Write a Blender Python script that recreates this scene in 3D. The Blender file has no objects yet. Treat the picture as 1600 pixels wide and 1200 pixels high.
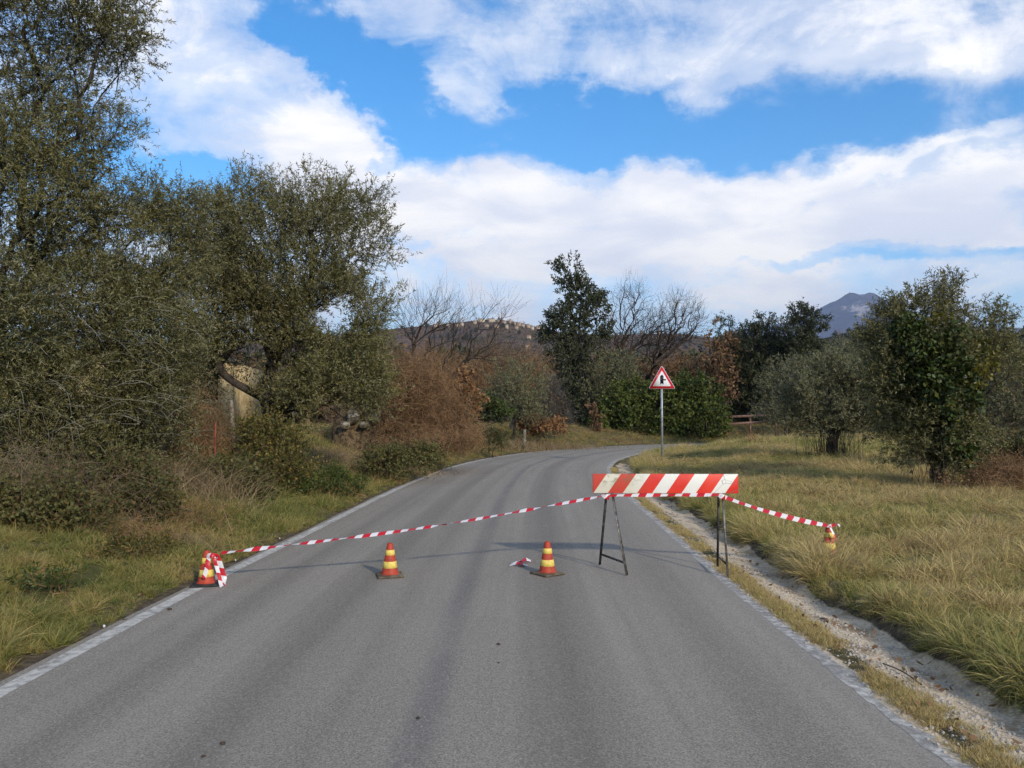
import bpy, math, random
import numpy as np
from mathutils import Vector

scene = bpy.context.scene
COL = scene.collection
R = math.radians

# ------------------------------------------------------------------ camera
FPX, HORIZON, CAM_H = 1250.0, 653.0, 1.6
PITCH = math.atan((HORIZON - 600.0) / FPX)
cam_data = bpy.data.cameras.new('camera')
cam_data.sensor_width = 36.0
cam_data.lens = 36.0 * FPX / 1600.0
cam_data.clip_start = 0.05
cam_data.clip_end = 40000.0
cam = bpy.data.objects.new('camera', cam_data)
cam.location = (0, 0, CAM_H)
cam.rotation_euler = (math.pi / 2 + PITCH, 0, 0)
COL.objects.link(cam)
scene.camera = cam


def ray(px, py):
    """World direction of the sight line through a pixel of the 1600x1200 photograph."""
    a, b = (px - 800.0) / FPX, (600.0 - py) / FPX
    c, s = math.cos(PITCH), math.sin(PITCH)
    return np.array([a, c - b * s, s + b * c])


def at(px, py, d):
    """World point at depth d (metres along +Y) seen at that pixel."""
    r = ray(px, py)
    return np.array([0, 0, CAM_H]) + r * (d / r[1])


# ------------------------------------------------------------------ node helpers
def nd(nt, typ, ins=None, **props):
    n = nt.nodes.new(typ)
    for k, v in props.items():
        setattr(n, k, v)
    for k, v in (ins or {}).items():
        if isinstance(v, bpy.types.NodeSocket):
            nt.links.new(v, n.inputs[k])
        else:
            n.inputs[k].default_value = v
    return n


def mth(nt, op, a, b=None, c=None, clamp=False):
    n = nt.nodes.new('ShaderNodeMath')
    n.operation = op
    n.use_clamp = clamp
    for i, v in enumerate((a, b, c)):
        if v is None:
            continue
        if isinstance(v, bpy.types.NodeSocket):
            nt.links.new(v, n.inputs[i])
        else:
            n.inputs[i].default_value = v
    return n.outputs[0]


def c4(c):
    return (c[0], c[1], c[2], 1.0) if len(c) == 3 else tuple(c)


def mixc(nt, f, a, b, blend='MIX'):
    n = nt.nodes.new('ShaderNodeMix')
    n.data_type = 'RGBA'
    n.blend_type = blend
    for i, v in ((0, f), (6, a), (7, b)):
        if isinstance(v, bpy.types.NodeSocket):
            nt.links.new(v, n.inputs[i])
        elif i == 0:
            n.inputs[i].default_value = v
        else:
            n.inputs[i].default_value = c4(v)
    return n.outputs[2]


def noise(nt, vec, scale, detail=4.0, rough=0.55, dist=0.0):
    n = nd(nt, 'ShaderNodeTexNoise', {'Scale': scale, 'Detail': detail, 'Roughness': rough, 'Distortion': dist})
    if vec is not None:
        nt.links.new(vec, n.inputs['Vector'])
    return n.outputs[0]


def sstep(nt, x, lo, hi):
    n = nd(nt, 'ShaderNodeMapRange', {'From Min': lo, 'From Max': hi}, interpolation_type='SMOOTHSTEP')
    nt.links.new(x, n.inputs['Value'])
    return n.outputs[0]


def scalev(nt, vec, s):
    n = nd(nt, 'ShaderNodeVectorMath', {0: vec}, operation='MULTIPLY')
    n.inputs[1].default_value = s
    return n.outputs[0]


# ------------------------------------------------------------------ sky, sun, exposure
SUN_AZ = math.atan2(1.0, -1.65)          # clockwise from +Y: behind the camera, to its right
SUN_EL = R(25)
world = bpy.data.worlds.new('World')
scene.world = world
world.use_nodes = True
wt = world.node_tree
wt.nodes.clear()
SKY_STRENGTH = 0.12
tc = nd(wt, 'ShaderNodeTexCoord').outputs['Generated']
sky = nd(wt, 'ShaderNodeTexSky', sky_type='NISHITA', sun_disc=False)
sky.sun_elevation = SUN_EL
sky.sun_rotation = SUN_AZ
sky.altitude = 300.0
sky.air_density = 1.0
sky.dust_density = 0.3
sky.ozone_density = 2.0
sep = nd(wt, 'ShaderNodeSeparateXYZ', {0: tc})
sx, sy, sz = sep.outputs
az = mth(wt, 'ARCTAN2', sx, sy)
el = mth(wt, 'ARCSINE', sz)
den = mth(wt, 'ADD', mth(wt, 'MAXIMUM', sz, 0.0), 0.10)
plane = nd(wt, 'ShaderNodeCombineXYZ', {0: mth(wt, 'DIVIDE', sx, den), 1: mth(wt, 'DIVIDE', sy, den), 2: 0.3}).outputs[0]
n_big = noise(wt, plane, 0.55, 8.0, 0.58, 0.35)
n_wisp = noise(wt, scalev(wt, plane, (0.9, 1.8, 1.0)), 1.3, 8.0, 0.60, 0.4)
aev = nd(wt, 'ShaderNodeCombineXYZ', {0: az, 1: mth(wt, 'MULTIPLY', el, 1.5), 2: 0.0}).outputs[0]
n_fine = noise(wt, aev, 7.0, 10.0, 0.66, 0.45)
cover = mth(wt, 'ADD', mth(wt, 'MULTIPLY', n_big, 0.55), mth(wt, 'MULTIPLY', n_wisp, 0.45))
cover = mth(wt, 'ADD', cover, mth(wt, 'MULTIPLY', mth(wt, 'SUBTRACT', n_fine, 0.5), 1.35))
dirs = nd(wt, 'ShaderNodeCombineXYZ', {0: az, 1: el, 2: 0.0}).outputs[0]
wn = nd(wt, 'ShaderNodeTexNoise', {'Vector': aev, 'Scale': 5.5, 'Detail': 8.0, 'Roughness': 0.62}).outputs['Color']
warp = nd(wt, 'ShaderNodeVectorMath', {0: wn, 1: (0.5, 0.5, 0.5)}, operation='SUBTRACT').outputs[0]
dirs = nd(wt, 'ShaderNodeVectorMath', {0: scalev(wt, warp, (0.34, 0.15, 0.0)), 1: dirs}, operation='ADD').outputs[0]
# cloud banks and blue gaps of this afternoon's sky, by compass bearing and elevation
BANKS = [
    (390, 165, 200, 62, 22, 0.34), (560, 235, 75, 55, 20, 0.30), (980, 335, 430, 50, 0, 0.50), (1500, 345, 170, 38, -4, 0.34),
    (900, 455, 620, 55, 0, 0.40), (900, 50, 300, 62, 6, 0.08), (1330, 50, 280, 62, 0, 0.15), (1570, 110, 110, 48, 12, 0.18), (330, 25, 130, 40, 0, 0.10),
    (760, 205, 26, 14, -20, 0.20), (820, 270, 60, 26, 0, 0.14), (1450, 245, 140, 9, -6, 0.20), (1080, 258, 120, 16, 0, 0.16),
    (560, 95, 105, 34, 38, -0.50), (850, 208, 220, 38, 3, -0.35), (1230, 190, 330, 40, 3, -0.39), (250, 262, 80, 24, 10, -0.42),
    (1370, 397, 130, 9, 3, -0.42), (1540, 402, 90, 10, 3, -0.30), (1330, 300, 330, 30, 0, 0.16), (665, 250, 40, 42, 0, -0.28), (1480, 275, 130, 22, 0, -0.20), (625, 378, 20, 9, 0, -0.25),
]
for px, py, spx, spy, rot, amp in BANKS:
    r = ray(px, py)
    a0 = math.atan2(r[0], r[1])
    e0 = math.asin(r[2] / np.linalg.norm(r))
    mp = nd(wt, 'ShaderNodeMapping', {'Vector': dirs, 'Location': (a0, e0, 0.0), 'Rotation': (0.0, 0.0, -R(rot)), 'Scale': (1.9 * spx / FPX, 1.9 * spy / FPX, 1.0)}, vector_type='TEXTURE').outputs[0]
    r2 = nd(wt, 'ShaderNodeVectorMath', {0: mp, 1: mp}, operation='DOT_PRODUCT').outputs['Value']
    cover = mth(wt, 'MULTIPLY_ADD', sstep(wt, r2, 1.0, 0.0), amp, cover)
thick = sstep(wt, cover, 0.42, 1.00)
veil = noise(wt, scalev(wt, aev, (1.0, 1.7, 1.0)), 3.4, 10.0, 0.68, 0.8)
thin = mth(wt, 'MULTIPLY', sstep(wt, mth(wt, 'ADD', mth(wt, 'MULTIPLY', cover, 0.7), mth(wt, 'MULTIPLY', veil, 0.55)), 0.42, 0.86), 0.66)
dens = mth(wt, 'MAXIMUM', thick, thin)
shade = noise(wt, scalev(wt, aev, (1.0, 2.2, 1.0)), 5.0, 6.0, 0.55, 0.3)
low = sstep(wt, el, 0.26, 0.06)
cl_white = mixc(wt, sstep(wt, shade, 0.34, 0.66), (5.2, 5.4, 6.0), (7.3, 7.1, 6.8))
cl_low = mixc(wt, sstep(wt, shade, 0.40, 0.64), (4.9, 5.25, 5.8), (6.9, 6.6, 6.1))
cloud_col = mixc(wt, low, cl_white, cl_low)
blue = nd(wt, 'ShaderNodeHueSaturation', {'Saturation': 1.40, 'Value': 1.20, 'Color': sky.outputs[0]}).outputs[0]
sky_col = mixc(wt, dens, blue, cloud_col)
bg = nd(wt, 'ShaderNodeBackground', {'Color': sky_col, 'Strength': SKY_STRENGTH})
world.cycles.sampling_method = 'MANUAL'
world.cycles.sample_map_resolution = 512
wo = nd(wt, 'ShaderNodeOutputWorld', {'Surface': bg.outputs[0]})

sun_data = bpy.data.lights.new('sun', 'SUN')
sun_data.energy = 2.6
sun_data.angle = R(2.2)
sun_data.color = (1.0, 0.90, 0.76)
sun = bpy.data.objects.new('sun', sun_data)
sun_dir = Vector((math.sin(SUN_AZ) * math.cos(SUN_EL), math.cos(SUN_AZ) * math.cos(SUN_EL), math.sin(SUN_EL)))
sun.rotation_euler = sun_dir.to_track_quat('Z', 'Y').to_euler()
sun.location = (20, -30, 30)
COL.objects.link(sun)

scene.view_settings.view_transform = 'Standard'
scene.view_settings.look = 'None'
scene.view_settings.gamma = 1.0
scene.view_settings.exposure = 0.62
scene.view_settings.use_curve_mapping = False
scene.render.engine = 'CYCLES'
cy = scene.cycles
cy.max_bounces = 6
cy.diffuse_bounces = 3
cy.glossy_bounces = 2
cy.transmission_bounces = 3
cy.transparent_max_bounces = 6
cy.volume_bounces = 0
cy.sample_clamp_indirect = 6.0
cy.use_adaptive_sampling = True
cy.adaptive_threshold = 0.02
cy.use_denoising = True
try:
    cy.denoiser = 'OPENIMAGEDENOISE'
    cy.denoising_input_passes = 'RGB_ALBEDO_NORMAL'
    cy.denoising_prefilter = 'NONE'
except Exception:
    pass

# ------------------------------------------------------------------ mesh helpers
MATS = {}


def new_mat(name):
    m = bpy.data.materials.new(name)
    m.use_nodes = True
    nt = m.node_tree
    nt.nodes.clear()
    out = nt.nodes.new('ShaderNodeOutputMaterial')
    MATS[name] = m
    return m, nt, out


def mesh(name, V, faces, mat=None, attrs=None, smooth=False, uv=None, mat_index=None):
    """faces: list of integer arrays (n, k)."""
    me = bpy.data.meshes.new(name)
    V = np.asarray(V, dtype=np.float32).reshape(-1, 3)
    faces = [np.asarray(f, dtype=np.int32) for f in faces if len(f)]
    me.vertices.add(len(V))
    me.vertices.foreach_set('co', V.ravel())
    loops = np.concatenate([f.ravel() for f in faces])
    tot = np.concatenate([np.full(len(f), f.shape[1], np.int32) for f in faces])
    start = np.concatenate([[0], np.cumsum(tot)[:-1]]).astype(np.int32)
    me.loops.add(len(loops))
    me.loops.foreach_set('vertex_index', loops)
    me.polygons.add(len(tot))
    me.polygons.foreach_set('loop_start', start)
    if smooth:
        me.polygons.foreach_set('use_smooth', np.ones(len(tot), dtype=bool))
    if mat_index is not None:
        me.polygons.foreach_set('material_index', np.asarray(mat_index, dtype=np.int32))
    for k, a in (attrs or {}).items():
        at_ = me.attributes.new(k, 'FLOAT', 'POINT')
        at_.data.foreach_set('value', np.asarray(a, dtype=np.float32).ravel())
    if uv is not None:
        l = me.uv_layers.new(name='UVMap')
        l.data.foreach_set('uv', np.asarray(uv, dtype=np.float32)[loops].ravel())
    me.update(calc_edges=True)
    me.validate(clean_customdata=False)
    if mat is not None:
        for m in (mat if isinstance(mat, (list, tuple)) else [mat]):
            me.materials.append(MATS[m] if isinstance(m, str) else m)
    return me


def link(name, me, parent=None, loc=None, rot=None):
    o = bpy.data.objects.new(name, me)
    COL.objects.link(o)
    if parent is not None:
        o.parent = parent
    if loc is not None:
        o.location = [float(v) for v in loc]
    if rot is not None:
        o.rotation_euler = rot
    return o


def tag(o, label=None, cat=None, group=None, kind=None):
    if label:
        o['label'] = label
    if cat:
        o['category'] = cat
    if group:
        o['group'] = group
    if kind:
        o['kind'] = kind
    return o


def thing(name, label, cat, loc, rotz=0.0, group=None):
    o = link(name, None, None, loc, (0, 0, rotz))
    o.empty_display_size = 0.2
    return tag(o, label, cat, group)


class MB:
    """Collects simple solids into one mesh."""

    def __init__(self):
        self.v, self.f4, self.f3, self.n = [], [], [], 0

    def add(self, V, f4=(), f3=()):
        V = np.asarray(V, float).reshape(-1, 3)
        if len(f4):
            self.f4.append(np.asarray(f4, int) + self.n)
        if len(f3):
            self.f3.append(np.asarray(f3, int) + self.n)
        self.v.append(V)
        self.n += len(V)
        return self

    def box(self, c, size, rot=None):
        s = np.asarray(size, float) / 2
        V = np.array([[x, y, z] for x in (-1, 1) for y in (-1, 1) for z in (-1, 1)], float) * s
        if rot is not None:
            V = V @ np.asarray(rot, float).T
        return self.add(V + np.asarray(c, float), [[0, 1, 3, 2], [4, 6, 7, 5], [0, 4, 5, 1], [2, 3, 7, 6], [0, 2, 6, 4], [1, 5, 7, 3]])

    def bar(self, a, b, w, h=None, up=(0, 0, 1)):
        a, b = np.asarray(a, float), np.asarray(b, float)
        d = b - a
        L = np.linalg.norm(d)
        d /= L
        s = np.cross(d, up)
        s /= np.linalg.norm(s)
        t = np.cross(s, d)
        return self.box((a + b) / 2, (L, w, h or w), np.stack([d, s, t], axis=1))

    def lathe(self, prof, k=24, c=(0, 0, 0), cap=True):
        prof = np.asarray(prof, float)
        a = np.arange(k) * 2 * math.pi / k
        V = np.stack([np.outer(prof[:, 0], np.cos(a)), np.outer(prof[:, 0], np.sin(a)), np.repeat(prof[:, 1:2], k, 1)], -1).reshape(-1, 3) + np.asarray(c)
        f = []
        for i in range(len(prof) - 1):
            for j in range(k):
                f.append([i * k + j, i * k + (j + 1) % k, (i + 1) * k + (j + 1) % k, (i + 1) * k + j])
        self.add(V, f)
        return self

    def prism(self, pts, y0, y1):
        """Polygon (x, z) extruded along y."""
        n = len(pts)
        V = [(p[0], y0, p[1]) for p in pts] + [(p[0], y1, p[1]) for p in pts]
        base = self.n
        self.add(V, [[i, (i + 1) % n, n + (i + 1) % n, n + i] for i in range(n)])
        self.ng = getattr(self, 'ng', [])
        self.ng += [np.array([[base + i for i in range(n)][::-1]]), np.array([[base + n + i for i in range(n)]])]
        return self

    def mesh(self, name, mat, **kw):
        fs = []
        if self.f4:
            fs.append(np.concatenate(self.f4))
        if self.f3:
            fs.append(np.concatenate(self.f3))
        fs += getattr(self, 'ng', [])
        return mesh(name, np.concatenate(self.v), fs, mat, **kw)

    def obj(self, name, mat, parent=None, loc=None, rot=None, **kw):
        return link(name, self.mesh(name, mat, **kw), parent, loc, rot)


def bevel(o, w=0.004, seg=2):
    m = o.modifiers.new('edge', 'BEVEL')
    m.width = w
    m.segments = seg
    m.limit_method = 'ANGLE'
    return o


# value noise on numpy arrays
_lat = np.random.default_rng(5).random((64, 64, 64)).astype(np.float32)


def vnoise(x, y, z=0.0, octaves=3, gain=0.5):
    x, y = np.asarray(x, float), np.asarray(y, float)
    z = np.zeros_like(x) + z
    tot, amp, s = np.zeros_like(x), 1.0, 0.0
    for o in range(octaves):
        f = 2 ** o
        X, Y, Z = x * f + 7.3 * o, y * f + 3.1 * o, z * f + 11.7 * o
        i, j, k = np.floor(X).astype(int), np.floor(Y).astype(int), np.floor(Z).astype(int)
        a, b, c = X - i, Y - j, Z - k
        a, b, c = a * a * (3 - 2 * a), b * b * (3 - 2 * b), c * c * (3 - 2 * c)
        g = lambda p, q, r: _lat[(i + p) & 63, (j + q) & 63, (k + r) & 63]
        v = (g(0, 0, 0) * (1 - a) + g(1, 0, 0) * a) * (1 - b) + (g(0, 1, 0) * (1 - a) + g(1, 1, 0) * a) * b
        w = (g(0, 0, 1) * (1 - a) + g(1, 0, 1) * a) * (1 - b) + (g(0, 1, 1) * (1 - a) + g(1, 1, 1) * a) * b
        tot += amp * (v * (1 - c) + w * c)
        s += amp
        amp *= gain
    return tot / s


def sm(a, b, x):
    t = np.clip((x - a) / (b - a), 0, 1)
    return t * t * (3 - 2 * t)


# ------------------------------------------------------------------ road line and terrain
LEFT = np.array([(-3.35, -40), (-3.2, -15), (-3.02, 0), (-2.98, 4.65), (-2.95, 7.8), (-2.86, 10.4), (-2.77, 13.2), (-2.66, 16.4), (-2.42, 20.6),
                 (-1.88, 26.5), (-0.66, 32.6), (1.4, 38.4), (4.1, 43.2), (8.2, 47.8), (13.7, 51.4), (21, 54), (32, 56), (60, 58), (140, 60)], float)


def catmull(P, step):
    P = np.asarray(P, float)
    Q = np.vstack([2 * P[0] - P[1], P, 2 * P[-1] - P[-2]])
    out = []
    for i in range(1, len(Q) - 2):
        n = max(2, int(np.linalg.norm(Q[i + 1] - Q[i]) / step))
        t = (np.arange(n) / n)[:, None]
        out.append(0.5 * (2 * Q[i] + (Q[i + 1] - Q[i - 1]) * t + (2 * Q[i - 1] - 5 * Q[i] + 4 * Q[i + 1] - Q[i + 2]) * t ** 2
                          + (3 * Q[i] - Q[i - 1] - 3 * Q[i + 1] + Q[i + 2]) * t ** 3))
    out.append(P[-1:])
    return np.concatenate(out)


ROAD_L = catmull(LEFT, 0.4)
ROAD_C = catmull(LEFT, 2.0)
ROAD_W = 5.05


def road_s(x, y):
    """Signed distance from the left edge line, positive towards the right edge line."""
    x, y = np.asarray(x, float), np.asarray(y, float)
    shp = x.shape
    x, y = x.ravel(), y.ravel()
    best = np.full(x.shape, 1e18)
    sgn = np.ones(x.shape)
    A, B = ROAD_C[:-1], ROAD_C[1:]
    for a, b in zip(A, B):
        d = b - a
        t = np.clip(((x - a[0]) * d[0] + (y - a[1]) * d[1]) / (d @ d), 0, 1)
        dx, dy = x - a[0] - t * d[0], y - a[1] - t * d[1]
        q = dx * dx + dy * dy
        m = q < best
        best[m] = q[m]
        sgn[m] = np.sign(d[1] * dx[m] - d[0] * dy[m])
    return (np.sqrt(best) * sgn).reshape(shp)


def ground_z(x, y, s=None):
    x, y = np.asarray(x, float), np.asarray(y, float)
    if s is None:
        s = road_s(x, y)
    u = s - ROAD_W
    r = np.hypot(x, y)
    far = 0.05 * np.clip(r - 75, 0, 450)
    bump = (vnoise(x * 0.5, y * 0.5, 0.0, 3) - 0.5)
    fine = (vnoise(x * 3.1, y * 3.1, 4.0, 2) - 0.5)
    # right: dry strip, ditch, bank, meadow
    w = u + 0.22 * (vnoise(y * 0.7 + 9, y * 0.0 + 2, 0, 2) - 0.5)
    ditch = -0.05 * sm(0.30, 0.58, w)
    bank = 0.15 * sm(0.64, 0.88, w + 0.22 * fine)
    meadow = 0.0135 * np.clip(y, 0, 60) * sm(0.8, 4.5, u) + 0.12 * bump * sm(0.8, 2.5, u) + 0.05 * fine * sm(0.7, 1.2, u)
    zr = 0.004 + 0.012 * fine + ditch + bank + meadow
    # left: verge rising to the hedge bank
    v = -s
    zl = 0.0 + 0.05 * sm(0.1, 0.5, v) + 0.36 * sm(0.3, 2.4, v) + 0.60 * sm(2.0, 5.5, v) + 0.20 * bump * sm(0.5, 3, v) + 0.06 * fine * sm(0.15, 0.8, v)
    zc = np.full_like(x, -0.05)
    z = np.where(u > 0, zr, np.where(s < 0, zl, zc))
    edge = sm(-0.35, 0.0, u)
    z = np.where((u <= 0) & (s >= 0), -0.05 + 0.045 * np.maximum(edge, sm(0.35, 0.0, s) * 0.6), z)
    return z + far


def gz(x, y):
    return float(ground_z(np.array([x]), np.array([y]))[0])


# ------------------------------------------------------------------ materials
def principled(nt, out, color, rough=0.8, spec=0.3, bump=None, bump_strength=0.3, bump_dist=0.01, metallic=0.0):
    p = nd(nt, 'ShaderNodeBsdfPrincipled', {'Roughness': rough, 'Metallic': metallic})
    p.inputs['Specular IOR Level'].default_value = spec
    if isinstance(color, bpy.types.NodeSocket):
        nt.links.new(color, p.inputs['Base Color'])
    else:
        p.inputs['Base Color'].default_value = c4(color)
    if bump is not None:
        b = nd(nt, 'ShaderNodeBump', {'Strength': bump_strength, 'Distance': bump_dist, 'Height': bump})
        nt.links.new(b.outputs[0], p.inputs['Normal'])
    nt.links.new(p.outputs[0], out.inputs['Surface'])
    return p


def attr(nt, name, typ='GEOMETRY'):
    return nd(nt, 'ShaderNodeAttribute', attribute_name=name, attribute_type=typ).outputs['Fac']


def leaf_mat(name, dark, light, back=None, odd=None, odd_share=0.0, transl=0.25, rough=0.5, spec=0.35):
    m, nt, out = new_mat(name)
    r = attr(nt, 'rnd')
    cl = attr(nt, 'clump')
    f = mth(nt, 'ADD', mth(nt, 'MULTIPLY', r, 0.5), mth(nt, 'MULTIPLY', cl, 0.5))
    col = mixc(nt, f, dark, light)
    if odd:
        pick = mth(nt, 'LESS_THAN', mth(nt, 'FRACT', mth(nt, 'MULTIPLY', r, 7.31)), odd_share)
        col = mixc(nt, pick, col, odd)
    if back:
        g = nd(nt, 'ShaderNodeNewGeometry').outputs['Backfacing']
        col = mixc(nt, mth(nt, 'MULTIPLY', g, 0.8), col, back)
    p = nd(nt, 'ShaderNodeBsdfPrincipled', {'Base Color': col, 'Roughness': rough})
    p.inputs['Specular IOR Level'].default_value = spec
    t = nd(nt, 'ShaderNodeBsdfTranslucent', {'Color': col})
    mx = nd(nt, 'ShaderNodeMixShader', {0: transl, 1: p.outputs[0], 2: t.outputs[0]})
    nt.links.new(mx.outputs[0], out.inputs['Surface'])
    return m


def bark_mat(name, a, b, scale=9.0):
    m, nt, out = new_mat(name)
    o = nd(nt, 'ShaderNodeTexCoord').outputs['Object']
    n = noise(nt, scalev(nt, o, (1, 1, 0.35)), scale, 5, 0.65)
    n2 = noise(nt, o, 2.0, 3)
    col = mixc(nt, sstep(nt, mth(nt, 'ADD', mth(nt, 'MULTIPLY', n, 0.7), mth(nt, 'MULTIPLY', n2, 0.3)), 0.36, 0.64), a, b)
    principled(nt, out, col, 0.9, 0.15, n, 0.8, 0.03)
    return m


leaf_mat('olive_leaf', (0.044, 0.050, 0.011), (0.195, 0.178, 0.050), back=(0.235, 0.222, 0.115), odd=(0.21, 0.155, 0.05), odd_share=0.05, transl=0.18, rough=0.5, spec=0.25)
leaf_mat('olive_leaf_yellow', (0.060, 0.055, 0.014), (0.170, 0.140, 0.045), back=(0.20, 0.18, 0.10), transl=0.22)
leaf_mat('olive_leaf_grey', (0.062, 0.068, 0.027), (0.225, 0.214, 0.092), back=(0.185, 0.180, 0.115), odd=(0.18, 0.13, 0.06), odd_share=0.06, transl=0.18, rough=0.5, spec=0.25)
leaf_mat('oak_leaf', (0.018, 0.024, 0.010), (0.080, 0.088, 0.036), back=(0.08, 0.085, 0.045), transl=0.10, rough=0.5, spec=0.25)
leaf_mat('pine_leaf', (0.016, 0.022, 0.009), (0.070, 0.078, 0.030), transl=0.10, rough=0.5)
leaf_mat('ivy_leaf', (0.014, 0.024, 0.006), (0.078, 0.105, 0.024), odd=(0.12, 0.11, 0.02), odd_share=0.05, transl=0.12, rough=0.45, spec=0.3)
leaf_mat('ivy_leaf_yellow', (0.060, 0.065, 0.010), (0.190, 0.165, 0.025), transl=0.3, rough=0.4)
leaf_mat('hedge_leaf', (0.032, 0.048, 0.010), (0.135, 0.165, 0.036), odd=(0.16, 0.14, 0.03), odd_share=0.06, transl=0.18, rough=0.5, spec=0.25)
leaf_mat('bramble_leaf', (0.036, 0.046, 0.013), (0.150, 0.145, 0.048), odd=(0.14, 0.09, 0.03), odd_share=0.10, transl=0.2, rough=0.55, spec=0.25)
leaf_mat('green_weed_leaf', (0.030, 0.055, 0.010), (0.100, 0.145, 0.030), odd=(0.14, 0.12, 0.02), odd_share=0.12, transl=0.25)
leaf_mat('ivy_bush_leaf', (0.030, 0.042, 0.010), (0.135, 0.130, 0.030), odd=(0.24, 0.17, 0.04), odd_share=0.16, transl=0.22)
leaf_mat('rust_leaf', (0.130, 0.072, 0.038), (0.320, 0.190, 0.105), odd=(0.20, 0.14, 0.05), odd_share=0.15, transl=0.25, rough=0.7, spec=0.2)
leaf_mat('orange_leaf', (0.190, 0.095, 0.040), (0.360, 0.205, 0.095), transl=0.25, rough=0.7, spec=0.2)
leaf_mat('tussock_blade', (0.070, 0.100, 0.018), (0.230, 0.230, 0.060), odd=(0.36, 0.29, 0.12), odd_share=0.25, transl=0.3, rough=0.7, spec=0.2)
leaf_mat('straw_blade', (0.150, 0.105, 0.058), (0.380, 0.285, 0.160), transl=0.25, rough=0.8, spec=0.2)
bark_mat('olive_bark', (0.016, 0.013, 0.010), (0.075, 0.062, 0.048))
bark_mat('grey_bark', (0.050, 0.044, 0.038), (0.135, 0.120, 0.105))
bark_mat('dark_bark', (0.022, 0.016, 0.012), (0.085, 0.064, 0.048))
bark_mat('brown_twig', (0.130, 0.074, 0.036), (0.350, 0.215, 0.112), 4.0)
bark_mat('tan_twig', (0.100, 0.070, 0.045), (0.250, 0.185, 0.125), 4.0)
bark_mat('pale_twig', (0.170, 0.158, 0.115), (0.400, 0.375, 0.290), 4.0)


def grass_mat(name, stops):
    m, nt, out = new_mat(name)
    t = attr(nt, 'tint', 'INSTANCER')
    r = attr(nt, 'rnd')
    h = attr(nt, 'height')
    f = mth(nt, 'ADD', t, mth(nt, 'MULTIPLY', mth(nt, 'SUBTRACT', r, 0.5), 0.62), clamp=True)
    rp = nd(nt, 'ShaderNodeValToRGB', {0: f})
    e = rp.color_ramp.elements
    while len(e) < len(stops):
        e.new(0.5)
    for i, (pos, c) in enumerate(stops):
        e[i].position = pos
        e[i].color = c4(c)
    col = mixc(nt, mth(nt, 'MULTIPLY', h, 0.35), rp.outputs[0], (0.64, 0.52, 0.24))
    d = nd(nt, 'ShaderNodeBsdfPrincipled', {'Base Color': col, 'Roughness': 0.7})
    d.inputs['Specular IOR Level'].default_value = 0.2
    tr = nd(nt, 'ShaderNodeBsdfTranslucent', {'Color': col})
    mx = nd(nt, 'ShaderNodeMixShader', {0: 0.28, 1: d.outputs[0], 2: tr.outputs[0]})
    nt.links.new(mx.outputs[0], out.inputs['Surface'])


grass_mat('grass_blade', [(0.0, (0.080, 0.135, 0.012)), (0.28, (0.195, 0.200, 0.032)), (0.55, (0.430, 0.340, 0.100)), (0.80, (0.600, 0.465, 0.210)), (1.0, (0.330, 0.215, 0.105))])

grass_mat('verge_blade', [(0.0, (0.066, 0.110, 0.012)), (0.28, (0.165, 0.172, 0.024)), (0.55, (0.310, 0.238, 0.064)), (0.80, (0.390, 0.275, 0.110)), (1.0, (0.200, 0.118, 0.056))])
# asphalt
m, nt, out = new_mat('asphalt')
uvn = nd(nt, 'ShaderNodeTexCoord').outputs['UV']
suv = nd(nt, 'ShaderNodeSeparateXYZ', {0: uvn})
lat_, lon_ = suv.outputs[0], suv.outputs[1]
fine = noise(nt, uvn, 95.0, 4, 0.85)
mid = noise(nt, uvn, 28.0, 4, 0.65)
wear = noise(nt, scalev(nt, uvn, (1.0, 0.16, 1.0)), 1.7, 5, 0.6, 0.4)
streak = noise(nt, scalev(nt, uvn, (6.0, 0.05, 1.0)), 1.0, 4, 0.55, 0.3)
val = mth(nt, 'ADD', mth(nt, 'MULTIPLY', sstep(nt, fine, 0.34, 0.66), 0.70), mth(nt, 'MULTIPLY', mid, 0.20))
val = mth(nt, 'ADD', val, mth(nt, 'MULTIPLY', wear, 0.30))
val = mth(nt, 'ADD', val, mth(nt, 'MULTIPLY', streak, 0.34))
col = mixc(nt, sstep(nt, val, 0.25, 1.22), (0.124, 0.109, 0.087), (0.390, 0.343, 0.275))
# tar joint along the crown of the road, wandering a little, and faint tyre bands
wob = mth(nt, 'MULTIPLY', mth(nt, 'SUBTRACT', noise(nt, scalev(nt, uvn, (0.0, 1.0, 0.0)), 0.12, 1), 0.5), 0.12)
dj = mth(nt, 'ABSOLUTE', mth(nt, 'SUBTRACT', mth(nt, 'ADD', lat_, wob), 2.50))
dj = mth(nt, 'ADD', dj, mth(nt, 'MULTIPLY', mth(nt, 'SUBTRACT', mid, 0.5), 0.09))
joint = mth(nt, 'SUBTRACT', 1.0, sstep(nt, dj, 0.02, 0.17))
jn = mth(nt, 'MULTIPLY', joint, sstep(nt, noise(nt, scalev(nt, uvn, (1.0, 0.3, 1.0)), 2.0, 4), 0.05, 0.6))
col = mixc(nt, mth(nt, 'MULTIPLY', jn, 0.48), col, (0.110, 0.104, 0.100))
for c0, wd, am in ((1.50, 0.30, 0.42), (3.30, 0.42, 0.48), (0.70, 0.24, 0.26), (4.35, 0.30, 0.22), (2.05, 0.14, 0.15)):
    dd = mth(nt, 'ABSOLUTE', mth(nt, 'SUBTRACT', mth(nt, 'ADD', lat_, mth(nt, 'MULTIPLY', wob, 0.5)), c0))
    b = mth(nt, 'MULTIPLY', mth(nt, 'SUBTRACT', 1.0, sstep(nt, dd, 0.02, wd)), am)
    col = mixc(nt, mth(nt, 'MULTIPLY', b, sstep(nt, wear, 0.0, 0.6)), col, (0.108, 0.095, 0.077))
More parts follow.
